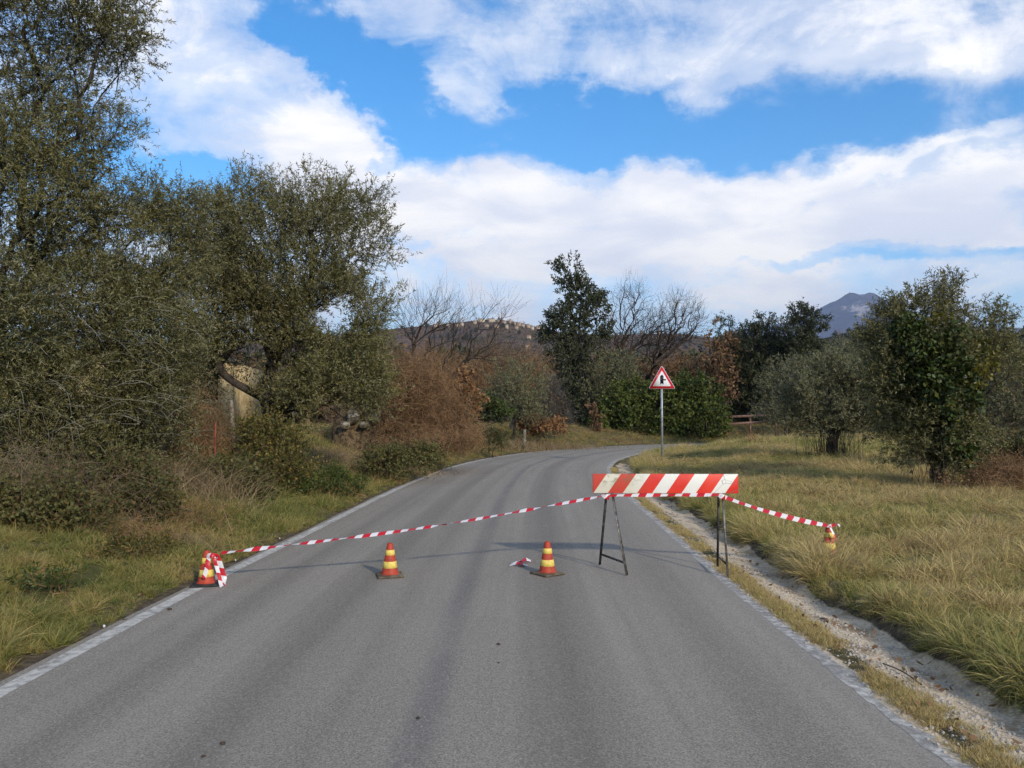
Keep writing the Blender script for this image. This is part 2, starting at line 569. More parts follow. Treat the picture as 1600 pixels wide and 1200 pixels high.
# pale specks of aggregate, thin hair cracks
vor = nd(nt, 'ShaderNodeTexVoronoi', {'Vector': uvn, 'Scale': 34.0}, feature='F1')
speck = mth(nt, 'LESS_THAN', vor.outputs['Distance'], 0.13)
pickv = nd(nt, 'ShaderNodeSeparateColor', {0: vor.outputs['Color']}).outputs[0]
speck = mth(nt, 'MULTIPLY', speck, mth(nt, 'GREATER_THAN', pickv, 0.72))
col = mixc(nt, mth(nt, 'MULTIPLY', speck, 0.75), col, (0.52, 0.50, 0.45))
vor2 = nd(nt, 'ShaderNodeTexVoronoi', {'Vector': uvn, 'Scale': 85.0}, feature='F1')
pick2 = nd(nt, 'ShaderNodeSeparateColor', {0: vor2.outputs['Color']}).outputs[1]
col = mixc(nt, mth(nt, 'MULTIPLY', sstep(nt, pick2, 0.45, 0.95), 0.22), col, (0.055, 0.048, 0.040))
col = mixc(nt, mth(nt, 'MULTIPLY', sstep(nt, pick2, 0.40, 0.02), 0.20), col, (0.46, 0.41, 0.33))
dust = mth(nt, 'MULTIPLY', sstep(nt, mth(nt, 'ADD', lat_, mth(nt, 'MULTIPLY', mth(nt, 'SUBTRACT', mid, 0.5), 0.8)), 4.7, 5.15), 0.45)
col = mixc(nt, dust, col, (0.34, 0.31, 0.26))
principled(nt, out, col, 0.82, 0.25, mth(nt, 'ADD', mth(nt, 'MULTIPLY', fine, 1.0), mth(nt, 'MULTIPLY', mid, 0.6)), 0.55, 0.006)

# worn road paint
m, nt, out = new_mat('road_paint')
uvn = nd(nt, 'ShaderNodeTexCoord').outputs['UV']
fine = noise(nt, uvn, 150.0, 3, 0.8)
mid = noise(nt, uvn, 14.0, 5, 0.7)
big = noise(nt, uvn, 1.6, 3, 0.6)
wr = attr(nt, 'wear')
v = mth(nt, 'ADD', mth(nt, 'MULTIPLY', mid, 0.6), mth(nt, 'ADD', mth(nt, 'MULTIPLY', fine, 0.3), mth(nt, 'MULTIPLY', big, 0.25)))
k = sstep(nt, mth(nt, 'SUBTRACT', v, wr), 0.40, 0.62)
col = mixc(nt, k, (0.230, 0.212, 0.186), (0.60, 0.565, 0.49))
principled(nt, out, col, 0.75, 0.25, fine, 0.3, 0.004)

# ground sheet
m, nt, out = new_mat('earth')
o = nd(nt, 'ShaderNodeTexCoord').outputs['Object']
n1 = noise(nt, o, 0.35, 5, 0.6)
n2 = noise(nt, o, 7.0, 5, 0.7)
n3 = noise(nt, o, 60.0, 3, 0.75)
thatch = mixc(nt, sstep(nt, n2, 0.35, 0.65), (0.060, 0.046, 0.022), (0.190, 0.150, 0.068))
thatch = mixc(nt, sstep(nt, n1, 0.42, 0.66), thatch, (0.070, 0.075, 0.022))
grav = mixc(nt, sstep(nt, mth(nt, 'ADD', mth(nt, 'MULTIPLY', n3, 0.6), mth(nt, 'MULTIPLY', n2, 0.4)), 0.35, 0.65), (0.38, 0.295, 0.195), (0.74, 0.60, 0.42))
grav = mixc(nt, sstep(nt, noise(nt, o, 2.2, 5, 0.7), 0.48, 0.62), grav, (0.27, 0.20, 0.12))
soil = mixc(nt, sstep(nt, n2, 0.35, 0.65), (0.055, 0.040, 0.026), (0.15, 0.115, 0.078))
wood = mixc(nt, sstep(nt, n1, 0.4, 0.6), (0.050, 0.036, 0.024), (0.085, 0.060, 0.038))
col = mixc(nt, attr(nt, 'far'), thatch, wood)
col = mixc(nt, attr(nt, 'soil'), col, soil)
gf = sstep(nt, mth(nt, 'ADD', attr(nt, 'gravel'), mth(nt, 'MULTIPLY', mth(nt, 'SUBTRACT', n2, 0.5), 0.9)), 0.35, 0.65)
col = mixc(nt, gf, col, grav)
principled(nt, out, col, 0.95, 0.1, mth(nt, 'ADD', mth(nt, 'MULTIPLY', n2, 0.8), mth(nt, 'MULTIPLY', n3, 0.35)), 0.9, 0.035)


def simple_mat(name, a, b, scale=8.0, rough=0.7, spec=0.3, metallic=0.0, lo=0.4, hi=0.6, bump=0.15, detail=4):
    m, nt, out = new_mat(name)
    o = nd(nt, 'ShaderNodeTexCoord').outputs['Object']
    n = noise(nt, o, scale, detail, 0.6)
    principled(nt, out, mixc(nt, sstep(nt, n, lo, hi), a, b), rough, spec, n, bump, 0.01, metallic)


simple_mat('stone', (0.30, 0.26, 0.21), (0.55, 0.50, 0.42), 40, 0.9, 0.2)
simple_mat('rubble_stone', (0.10, 0.085, 0.06), (0.30, 0.27, 0.21), 6, 0.95, 0.1, bump=0.8)
simple_mat('cone_red', (0.20, 0.030, 0.014), (0.40, 0.050, 0.020), 16, 0.6, 0.35, lo=0.30, hi=0.55, detail=7)
simple_mat('cone_yellow', (0.48, 0.34, 0.07), (0.76, 0.56, 0.12), 22, 0.5, 0.4, lo=0.30, hi=0.52, detail=7)
simple_mat('cone_rubber', (0.085, 0.066, 0.042), (0.165, 0.130, 0.085), 12, 0.85, 0.25)
simple_mat('cone_rubber_black', (0.018, 0.018, 0.018), (0.045, 0.042, 0.038), 12, 0.8, 0.3)
simple_mat('dark_steel', (0.030, 0.030, 0.030), (0.095, 0.085, 0.075), 18, 0.55, 0.5, 0.4)
simple_mat('bare_steel', (0.10, 0.092, 0.082), (0.21, 0.195, 0.175), 18, 0.5, 0.5, 0.5)
simple_mat('galvanised', (0.27, 0.29, 0.30), (0.40, 0.42, 0.43), 10, 0.5, 0.5, 0.4)
simple_mat('sign_red', (0.42, 0.010, 0.018), (0.50, 0.014, 0.022), 6, 0.4, 0.5, bump=0.0)
simple_mat('sign_white', (0.62, 0.63, 0.64), (0.72, 0.73, 0.74), 6, 0.45, 0.5, bump=0.0)
simple_mat('sign_black', (0.010, 0.010, 0.012), (0.018, 0.018, 0.02), 6, 0.5, 0.4, bump=0.0)
simple_mat('rust_red', (0.12, 0.035, 0.020), (0.24, 0.075, 0.042), 10, 0.75, 0.3)
simple_mat('rail_paint', (0.13, 0.075, 0.055), (0.21, 0.125, 0.095), 10, 0.7, 0.3)
simple_mat('grey_wood', (0.11, 0.095, 0.075), (0.24, 0.21, 0.17), 14, 0.9, 0.15)
simple_mat('ochre_wall', (0.30, 0.215, 0.100), (0.46, 0.35, 0.185), 3, 0.95, 0.1, bump=0.5)
simple_mat('white_wall', (0.50, 0.47, 0.42), (0.66, 0.63, 0.57), 3, 0.9, 0.1)
simple_mat('roof_clay', (0.20, 0.095, 0.055), (0.34, 0.175, 0.105), 5, 0.9, 0.1)
simple_mat('old_door', (0.035, 0.026, 0.019), (0.075, 0.055, 0.04), 9, 0.85, 0.15)
simple_mat('village_wall', (0.30, 0.23, 0.15), (0.42, 0.33, 0.22), 0.1, 0.95, 0.05)
simple_mat('village_wall_pale', (0.38, 0.31, 0.22), (0.50, 0.42, 0.31), 0.1, 0.95, 0.05)
simple_mat('village_roof', (0.26, 0.15, 0.10), (0.36, 0.22, 0.15), 0.1, 0.95, 0.05)
simple_mat('dead_leaf', (0.05, 0.035, 0.02), (0.16, 0.11, 0.06), 9, 0.9, 0.15)
simple_mat('litter_white', (0.42, 0.41, 0.37), (0.58, 0.56, 0.52), 9, 0.7, 0.3)

# red and white barrier board: flat reflective print, dirt and scratches of its own
m, nt, out = new_mat('board_print')
o = nd(nt, 'ShaderNodeTexCoord').outputs['Object']
so = nd(nt, 'ShaderNodeSeparateXYZ', {0: o})
ph = mth(nt, 'DIVIDE', mth(nt, 'SUBTRACT', mth(nt, 'ADD', so.outputs[0], 0.75), mth(nt, 'MULTIPLY', mth(nt, 'ADD', so.outputs[2], 0.105), 0.70)), 0.303)
fr = mth(nt, 'SUBTRACT', ph, mth(nt, 'FLOOR', ph))
white = mth(nt, 'LESS_THAN', fr, 0.485)
fade = noise(nt, o, 3.0, 4)
red = mixc(nt, sstep(nt, fade, 0.35, 0.65), (0.62, 0.022, 0.012), (0.72, 0.045, 0.022))
dullred = mixc(nt, sstep(nt, so.outputs[0], -0.10, -0.35), red, (0.56, 0.060, 0.035))
wht = mixc(nt, sstep(nt, so.outputs[0], -0.05, -0.45), (0.74, 0.73, 0.66), (0.68, 0.64, 0.50))
col = mixc(nt, white, dullred, wht)
d1 = noise(nt, scalev(nt, o, (1.0, 1.0, 2.0)), 7.0, 6, 0.7, 0.6)
left_top = mth(nt, 'MULTIPLY', mth(nt, 'MULTIPLY', sstep(nt, so.outputs[0], -0.12, -0.5), sstep(nt, so.outputs[0], -0.74, -0.62)), sstep(nt, so.outputs[2], -0.07, 0.08))
dirt = mth(nt, 'MULTIPLY', sstep(nt, d1, 0.44, 0.62), left_top)
col = mixc(nt, mth(nt, 'MULTIPLY', dirt, 0.85), col, (0.17, 0.115, 0.05))
scr = nd(nt, 'ShaderNodeTexVoronoi', {'Vector': scalev(nt, o, (3.0, 1.0, 6.0)), 'Scale': 1.7, 'Randomness': 1.0}, feature='DISTANCE_TO_EDGE').outputs['Distance']
scr = mth(nt, 'MULTIPLY', mth(nt, 'LESS_THAN', scr, 0.011), sstep(nt, so.outputs[0], 0.40, 0.5))
col = mixc(nt, mth(nt, 'MULTIPLY', scr, 0.6), col, (0.15, 0.13, 0.11))
principled(nt, out, col, 0.5, 0.4)

# barrier tape: printed plastic film
m, nt, out = new_mat('tape_film')
uvn = nd(nt, 'ShaderNodeTexCoord').outputs['UV']
su = nd(nt, 'ShaderNodeSeparateXYZ', {0: uvn})
ph = mth(nt, 'DIVIDE', mth(nt, 'ADD', su.outputs[0], mth(nt, 'MULTIPLY', su.outputs[1], 0.55)), 0.15)
fr = mth(nt, 'SUBTRACT', ph, mth(nt, 'FLOOR', ph))
col = mixc(nt, mth(nt, 'LESS_THAN', fr, 0.52), (0.80, 0.78, 0.77), (0.58, 0.018, 0.030))
p = nd(nt, 'ShaderNodeBsdfPrincipled', {'Base Color': col, 'Roughness': 0.32})
p.inputs['Specular IOR Level'].default_value = 0.5
t = nd(nt, 'ShaderNodeBsdfTranslucent', {'Color': col})
mx = nd(nt, 'ShaderNodeMixShader', {0: 0.25, 1: p.outputs[0], 2: t.outputs[0]})
nt.links.new(mx.outputs[0], out.inputs['Surface'])

# wooded hills and the mountain
m, nt, out = new_mat('hill_brown')
o = nd(nt, 'ShaderNodeTexCoord').outputs['Object']
n1 = noise(nt, o, 0.012, 6, 0.65)
n2 = noise(nt, o, 0.09, 5, 0.7)
col = mixc(nt, sstep(nt, n2, 0.35, 0.65), (0.085, 0.060, 0.048), (0.175, 0.125, 0.090))
col = mixc(nt, sstep(nt, n1, 0.50, 0.64), col, (0.060, 0.058, 0.030))
principled(nt, out, col, 1.0, 0.0, n2, 1.0, 6.0)
m, nt, out = new_mat('hill_green')
o = nd(nt, 'ShaderNodeTexCoord').outputs['Object']
n2 = noise(nt, o, 0.10, 6, 0.7)
col = mixc(nt, sstep(nt, n2, 0.35, 0.65), (0.018, 0.022, 0.012), (0.060, 0.062, 0.032))
principled(nt, out, col, 1.0, 0.0, n2, 1.0, 6.0)
m, nt, out = new_mat('mountain_rock')
o = nd(nt, 'ShaderNodeTexCoord').outputs['Object']
so = nd(nt, 'ShaderNodeSeparateXYZ', {0: o})
n1 = noise(nt, o, 0.0022, 6, 0.65, 0.4)
n2 = noise(nt, o, 0.010, 6, 0.65)
rk = attr(nt, 'rock')
col = mixc(nt, sstep(nt, n2, 0.3, 0.7), (0.040, 0.036, 0.040), (0.090, 0.078, 0.080))
col = mixc(nt, sstep(nt, mth(nt, 'ADD', rk, mth(nt, 'MULTIPLY', mth(nt, 'SUBTRACT', noise(nt, o, 0.014, 7, 0.75), 0.5), 2.6)), 0.62, 0.95), col, (0.44, 0.36, 0.30))
col = mixc(nt, mth(nt, 'MULTIPLY', sstep(nt, so.outputs[2], 560.0, 380.0), sstep(nt, n1, 0.38, 0.6)), col, (0.22, 0.155, 0.115))
principled(nt, out, col, 1.0, 0.0, n2, 1.0, 25.0)

# ------------------------------------------------------------------ setting: ground, road
def axis(parts):
    a = [np.arange(lo, hi, st) for lo, hi, st in parts]
    return np.concatenate(a + [[parts[-1][1]]])


def geom(lo, hi, n):
    return np.geomspace(lo, hi, n)


gx = np.concatenate([-geom(60, 16000, 26)[::-1], axis([(-59, -14, 1.5), (-14, -3.6, 0.28), (-3.6, -2.2, 0.10), (-2.2, 1.8, 0.4), (1.8, 4.2, 0.055), (4.2, 12, 0.25), (12, 59, 1.5)]), geom(60, 16000, 26)])
gy = np.concatenate([-geom(14, 16000, 22)[::-1], axis([(-13, 0, 0.8), (0, 14, 0.12), (14, 30, 0.3), (30, 66, 0.45), (66, 110, 3.0)]), geom(112, 16000, 34)])
GX, GY = np.meshgrid(gx, gy)
GS = road_s(GX, GY)
GZ = ground_z(GX, GY, GS)
U = GS - ROAD_W
wob = 0.22 * (vnoise(GY * 0.7 + 9, GY * 0.0 + 2, 0, 2) - 0.5)
gravel_a = sm(0.16, 0.28, U + wob) * sm(0.76, 0.66, U + wob) * sm(34, 22, GY) + 0.9 * sm(-0.3, 0.0, U) * sm(0.14, 0.05, U)
soil_a = np.maximum(sm(0.56, 0.66, U + wob) * sm(1.15, 0.85, U + wob), sm(0.45, 0.12, -GS) * (GS < 0))
far_a = sm(58, 80, np.hypot(GX, GY))
ny, nx = GX.shape
idx = np.arange(nx * ny).reshape(ny, nx)
F = np.stack([idx[:-1, :-1], idx[:-1, 1:], idx[1:, 1:], idx[1:, :-1]], -1).reshape(-1, 4)
g = link('ground', mesh('ground', np.stack([GX, GY, GZ], -1).reshape(-1, 3), [F], 'earth',
                        attrs={'gravel': gravel_a, 'soil': soil_a, 'far': far_a}, smooth=True))
tag(g, 'grassy earth of the verges and meadow', 'ground', kind='structure')

# road sheet
dL = np.gradient(ROAD_L, axis=0)
dL /= np.linalg.norm(dL, axis=1)[:, None]
nL = np.stack([dL[:, 1], -dL[:, 0]], 1)
arc = np.concatenate([[0], np.cumsum(np.linalg.norm(np.diff(ROAD_L, axis=0), axis=1))])
# drop the stretch far behind; finer stations near the camera for a ragged edge
fineL = np.concatenate([np.arange(0, 30, 0.6), np.arange(30, 62, 0.07), np.arange(62, arc[-1], 0.6)])
RX = np.stack([np.interp(fineL, arc, ROAD_L[:, i]) for i in (0, 1)], 1)
RN = np.stack([np.interp(fineL, arc, nL[:, i]) for i in (0, 1)], 1)


def strip(lats, z, jit=None):
    """lats: list of lateral offsets from the left line, each a number or an array along the road."""
    cols = []
    for l in lats:
        l = np.zeros(len(fineL)) + l
        cols.append(np.concatenate([RX + RN * l[:, None], np.zeros((len(fineL), 1))], 1))
    V = np.stack(cols, 1)
    LAT = np.stack([np.zeros(len(fineL)) + l for l in lats], 1)
    camber = 0.035 * (1 - ((LAT - 2.5) / 2.6) ** 2)
    V[:, :, 2] = z + camber
    n, k = LAT.shape
    ii = np.arange(n * k).reshape(n, k)
    F = np.stack([ii[:-1, :-1], ii[:-1, 1:], ii[1:, 1:], ii[1:, :-1]], -1).reshape(-1, 4)
    uv = np.stack([LAT, np.repeat(fineL[:, None], k, 1)], -1).reshape(-1, 2)
    return V.reshape(-1, 3), F, uv


edge_l = -0.20 + 0.14 * (vnoise(fineL * 1.4, fineL * 0, 1.0, 3) - 0.5)
edge_r = 5.14 + 0.16 * (vnoise(fineL * 5.5, fineL * 0, 6.0, 4, 0.65) - 0.5)
V, F, uv = strip([edge_l, 0.0, 0.6, 1.2, 1.9, 2.5, 3.1, 3.8, 4.4, 4.9, edge_r], 0.002)
road = link('road', mesh('road', V, [F], 'asphalt', uv=uv, smooth=True))
tag(road, 'grey worn asphalt country road bending away behind the meadow', 'road', kind='structure')
jl = 0.020 * (vnoise(fineL * 5, fineL * 0, 2.0, 3) - 0.5)
V, F, uv = strip([-0.065 + jl, 0.065 - jl], 0.0034)
link('edge_line', mesh('edge_line', V, [F], 'road_paint', uv=uv, attrs={'wear': np.full(len(V), 0.045)}), road)
jr1 = 0.05 * (vnoise(fineL * 11, fineL * 0, 3.0, 4, 0.7) - 0.5)
jr2 = 0.10 * (vnoise(fineL * 9, fineL * 0, 8.0, 4, 0.7) - 0.5)
V, F, uv = strip([4.985 + jr1, 5.09 + jr2], 0.0034)
link('edge_line', mesh('edge_line', V, [F], 'road_paint', uv=uv, attrs={'wear': np.full(len(V), 0.10)}), road)

# hills and mountain
def ridge(name, mat, prof, y_crest, y_front, y_back, seed, rough, label, nx=170, ny=60, rock=None):
    prof = np.array(prof, float)
    X = (prof[:, 0] - 800) / FPX * y_crest
    Zc = np.array([at(px, py, y_crest)[2] for px, py in prof])
    xs = np.linspace(X[0], X[-1], nx)
    yy = np.concatenate([np.linspace(y_front, y_crest, ny), np.linspace(y_crest, y_back, 14)[1:]])
    XX, YY = np.meshgrid(xs, yy)
    crest = np.interp(XX.ravel(), X, Zc).reshape(XX.shape)
    crest = crest * (0.985 + 0.03 * vnoise(XX / rough * 2.2, XX * 0 + seed, 0, 3))
    t = np.where(YY <= y_crest, (YY - y_front) / (y_crest - y_front), 1 - (YY - y_crest) / (y_back - y_crest))
    shape = t ** 1.25 * (0.86 + 0.14 * t) + 0.16 * (vnoise(XX / rough, YY / rough, seed, 4) - 0.5) * np.sin(np.pi * np.clip(t, 0, 1))
    ZZ = -6 + (crest + 6) * np.clip(shape, 0, 1.0)
    ii = np.arange(XX.size).reshape(XX.shape)
    F = np.stack([ii[:-1, :-1], ii[:-1, 1:], ii[1:, 1:], ii[1:, :-1]], -1).reshape(-1, 4)
    at_ = {}
    if rock is not None:
        at_['rock'] = rock(XX, YY, ZZ)
    o = link(name, mesh(name, np.stack([XX, YY, ZZ], -1).reshape(-1, 3), [F], mat, attrs=at_, smooth=True))
    tag(o, label, 'hill' if 'hill' in name else 'mountain', kind='structure')

    def zfun(x, y):
        i = np.clip(np.searchsorted(xs, x) - 1, 0, nx - 2)
        j = np.clip(np.searchsorted(yy, y) - 1, 0, len(yy) - 2)
        a = (x - xs[i]) / (xs[i + 1] - xs[i])
        b = (y - yy[j]) / (yy[j + 1] - yy[j])
        return (ZZ[j, i] * (1 - a) + ZZ[j, i + 1] * a) * (1 - b) + (ZZ[j + 1, i] * (1 - a) + ZZ[j + 1, i + 1] * a) * b
    return zfun


hill_z = ridge('hill', 'hill_brown', [(-400, 560), (100, 545), (450, 530), (560, 522), (600, 516), (640, 511), (690, 506), (735, 500), (760, 498), (800, 502), (835, 510), (870, 518),
                                      (930, 524), (1010, 522), (1060, 521), (1110, 526), (1180, 530), (1260, 540), (1360, 560)], 1200, 480, 1900, 2.0, 130, 'brown wooded hill carrying the hilltop village')
hillg_z = ridge('hill', 'hill_green', [(1120, 575), (1200, 548), (1290, 529), (1330, 519), (1370, 512), (1420, 509), (1480, 513), (1560, 520), (1700, 530), (2000, 545), (2600, 580)], 650, 300, 1000, 5.0, 90,
                'dark green wooded hill below the mountain')


def rock_patch(X, Y, Z):
    px = 800 + X / Y * FPX
    py = HORIZON - (Z - CAM_H) / Y * FPX
    # pale limestone face below the summit saddle, small screes on the flank
    a = np.exp(-(((px - 1350) / 19) ** 2 + ((py - 484) / 21) ** 2))
    b = 0.75 * np.exp(-(((px - 1322) / 14) ** 2 + ((py - 479) / 6) ** 2)) + 0.7 * np.exp(-(((px - 1306) / 6) ** 2 + ((py - 493) / 4) ** 2))
    c = 0.9 * np.exp(-(((px - 1575) / 22) ** 2 + ((py - 516) / 5) ** 2))
    return np.clip(a + b + c, 0, 1)


ridge('mountain', 'mountain_rock', [(300, 640), (700, 600), (1000, 555), (1150, 520), (1230, 502), (1275, 486), (1300, 474), (1311, 471), (1322, 463), (1333, 457), (1341, 460), (1350, 463), (1359, 459),
                                    (1366, 458), (1376, 464), (1400, 478), (1440, 494), (1500, 507), (1560, 511), (1620, 512), (1750, 520), (2000, 540), (2600, 590)], 7000, 3600, 9500, 9.0, 900,
      'far blue purple mountain with twin summit', nx=300, ny=64, rock=rock_patch)

# ------------------------------------------------------------------ plant building
def unit(v):
    return v / np.maximum(np.linalg.norm(v, axis=-1, keepdims=True), 1e-9)


def tubes(P, par, rad, k_big=6, k_small=3, thr=0.02):
    """Branch skeleton (positions, parent index, radius) to tapered tubes."""
    n = len(P)
    ch = np.arange(n)
    has = par >= 0
    c = ch[has]
    p = par[has]
    d = np.zeros_like(P)
    d[c] = unit(P[c] - P[p])
    frame = d.copy()
    np.add.at(frame, p, d[c] * 0.6)
    root = ~has
    frame[root] = np.where(np.linalg.norm(frame[root], axis=1, keepdims=True) > 1e-6, frame[root], [0, 0, 1])
    frame = unit(frame)
    ref = np.where(np.abs(frame[:, 2:3]) > 0.95, [[1.0, 0, 0]], [[0, 0, 1.0]])
    ref = np.where(np.abs(frame[:, 2:3]) > 0.95, [[1.0, 0.1, 0]], [[0.15, 0.1, 1.0]])
    sx_ = unit(np.cross(frame, ref))
    sy_ = np.cross(frame, sx_)
    Vs, Fs, off = [], [], 0
    big = rad[c] >= thr
    for msk, k in ((big, k_big), (~big, k_small)):
        if not msk.any():
            continue
        cc, pp = c[msk], p[msk]
        a = np.arange(k) * 2 * math.pi / k
        ca, sa = np.cos(a)[None, :, None], np.sin(a)[None, :, None]
        rp = np.minimum(rad[pp], rad[cc] * 1.35)
        A = P[pp][:, None] + (sx_[pp][:, None] * ca + sy_[pp][:, None] * sa) * rp[:, None, None]
        B = P[cc][:, None] + (sx_[cc][:, None] * ca + sy_[cc][:, None] * sa) * rad[cc][:, None, None]
        V = np.concatenate([A, B], 1).reshape(-1, 3)
        base = (np.arange(len(cc)) * 2 * k)[:, None]
        j = np.arange(k)[None]
        j2 = (j + 1) % k
        F = np.stack([base + j, base + j2, base + k + j2, base + k + j], -1).reshape(-1, 4) + off
        Vs.append(V)
        Fs.append(F)
        off += len(V)
    return np.concatenate(Vs), np.concatenate(Fs)


def grow(trunks, targets, rng, bf=0.35, seg=0.3, wiggle=0.06, sag=0.0):
    """Attach targets one after another to the nearest branch; trunks: list of polylines (each an array)."""
    P, par, plen, dirs = [], [], [], []
    for t in trunks:
        t = np.asarray(t, float)
        prev = -1
        if len(P):                                  # forks from the nearest existing node
            q = np.linalg.norm(np.array(P) - t[0], axis=1)
            j = int(q.argmin())
            if q[j] < 0.6:
                prev = j
        fine_t = catmull(t, seg) if len(t) > 2 else np.linspace(t[0], t[-1], max(2, int(np.linalg.norm(t[-1] - t[0]) / seg) + 1))
        for i, x in enumerate(fine_t):
            P.append(x)
            par.append(prev)
            pl = 0 if prev < 0 else plen[prev] + np.linalg.norm(x - P[prev])
            plen.append(pl)
            dirs.append(unit(x - P[prev]) if prev >= 0 else np.array([0, 0, 1.0]))
            prev = len(P) - 1
    root = P[0]
    cap = len(P) + len(targets) * 14 + 10
    AP = np.zeros((cap, 3))
    AL = np.zeros(cap)
    AD = np.zeros((cap, 3))
    APAR = np.full(cap, -1)
    n = len(P)
    AP[:n], AL[:n], AD[:n], APAR[:n] = P, plen, dirs, par
    order = np.argsort(np.linalg.norm(targets - root, axis=1))
    tip = np.zeros(len(targets), int)
    for ti in order:
        t = targets[ti]
        dv = t - AP[:n]
        dist = np.sqrt((dv * dv).sum(1))
        j = int((dist + bf * AL[:n]).argmin())
        L = dist[j]
        if L < 1e-4:
            tip[ti] = j
            continue
        k = int(min(12, max(1, round(L / seg))))
        ctrl = AP[j] + AD[j] * L * 0.35
        pj = j
        p0 = AP[j].copy()
        for i in range(1, k + 1):
            f = i / k
            x = (1 - f) ** 2 * p0 + 2 * f * (1 - f) * ctrl + f * f * t
            if i < k:
                x = x + rng.normal(0, wiggle * min(L, 1.0), 3)
            x[2] -= sag * L * f * (1 - f)
            AP[n] = x
            APAR[n] = pj
            AL[n] = AL[pj] + np.linalg.norm(x - AP[pj])
            AD[n] = unit(x - AP[pj])
            pj = n
            n += 1
        tip[ti] = pj
    return AP[:n], APAR[:n], AD[:n], tip


def radii(par, tip_r, e=2.3, rmax=None):
    n = len(par)
    acc = np.zeros(n)
    child = np.zeros(n, int)
    np.add.at(child, par[par >= 0], 1)
    acc[child == 0] = tip_r ** e
    for i in range(n - 1, 0, -1):
        if par[i] >= 0:
            acc[par[i]] += acc[i]
    r = acc ** (1 / e)
    if rmax is not None and r.max() > 0:
        k = math.log(rmax / tip_r) / math.log(max(r.max() / tip_r, 1.01))
        r = tip_r * (r / tip_r) ** k
    return r


def leaves(P, D, L, W, rng, shape='diamond', curl=0.15):
    n = len(P)
    D = unit(D)
    S = unit(np.cross(D, rng.normal(size=(n, 3))))
    N = np.cross(S, D)
    L, W = np.broadcast_to(L, n)[:, None], np.broadcast_to(W, n)[:, None]
    if shape == 'diamond':
        V = np.stack([P, P + D * L * 0.45 + S * W / 2, P + D * L - N * L * curl, P + D * L * 0.45 - S * W / 2], 1)
        k = 4
    else:
        V = np.stack([P, P + D * L * 0.22 + S * W * 0.42, P + D * L * 0.62 + S * W * 0.5, P + D * L - N * L * curl, P + D * L * 0.62 - S * W * 0.5, P + D * L * 0.22 - S * W * 0.42], 1)
        k = 6
    F = np.arange(n * k).reshape(n, k)
    return V.reshape(-1, 3), F, k


def lobe_points(lobes, n, rng, shell=0.42, cull=0.36, nscale=1.3, seed=0.0):
    """lobes: array of (cx, cy, cz, rx, ry, rz). Points spread through the lobes' volume, thinned into clumps."""
    lob = np.asarray(lobes, float)
    w = lob[:, 3] * lob[:, 4] * lob[:, 5]
    w = w ** 0.75
    w /= w.sum()
    out, cen = [], []
    tot = 0
    while tot < n:
        i = rng.choice(len(lob), size=n, p=w)
        v = unit(rng.normal(size=(n, 3))) * (rng.random((n, 1)) ** shell)
        # lumpy outline
        v *= (0.78 + 0.5 * vnoise(v[:, 0] * 2.1 + i * 3.7, v[:, 1] * 2.1, v[:, 2] * 2.1 + seed, 2))[:, None]
        p = lob[i, :3] + v * lob[i, 3:]
        keep = vnoise(p[:, 0] * nscale + seed, p[:, 1] * nscale, p[:, 2] * nscale, 2) > cull
        out.append(p[keep])
        cen.append(lob[i[keep], :3])
        tot += keep.sum()
    return np.concatenate(out)[:n], np.concatenate(cen)[:n]


def px_lobes(d, spec):
    """(px, py, rx_px, ry_px, depth offset, depth radius) as seen in the photograph -> world ellipsoids at their own depth."""
    out = []
    for s in spec:
        px, py, rx, ry = s[:4]
        dd = s[4] if len(s) > 4 else 0.0
        dep = d + dd
        c = at(px, py, dep)
        k = dep / FPX
        rz = s[5] if len(s) > 5 else 0.8 * rx * k
        out.append((c[0], c[1], c[2], rx * k, rz, ry * k))
    return np.array(out)


def sprigs(T, C, D, rng, per, length, outward=0.7, up=0.45, jitter=0.6):
    """Shoots around each twig end: returns bases, directions, lengths, owner."""
    own = np.repeat(np.arange(len(T)), per)
    o = unit(T - C)
    d = unit(o[own] * outward + D[own] * 0.5 + np.array([0, 0, up]) + rng.normal(0, jitter, (len(own), 3)))
    L = length * rng.uniform(0.6, 1.3, len(own))
    b = T[own] + rng.normal(0, length * 0.18, (len(own), 3))
    return b, d, L, own


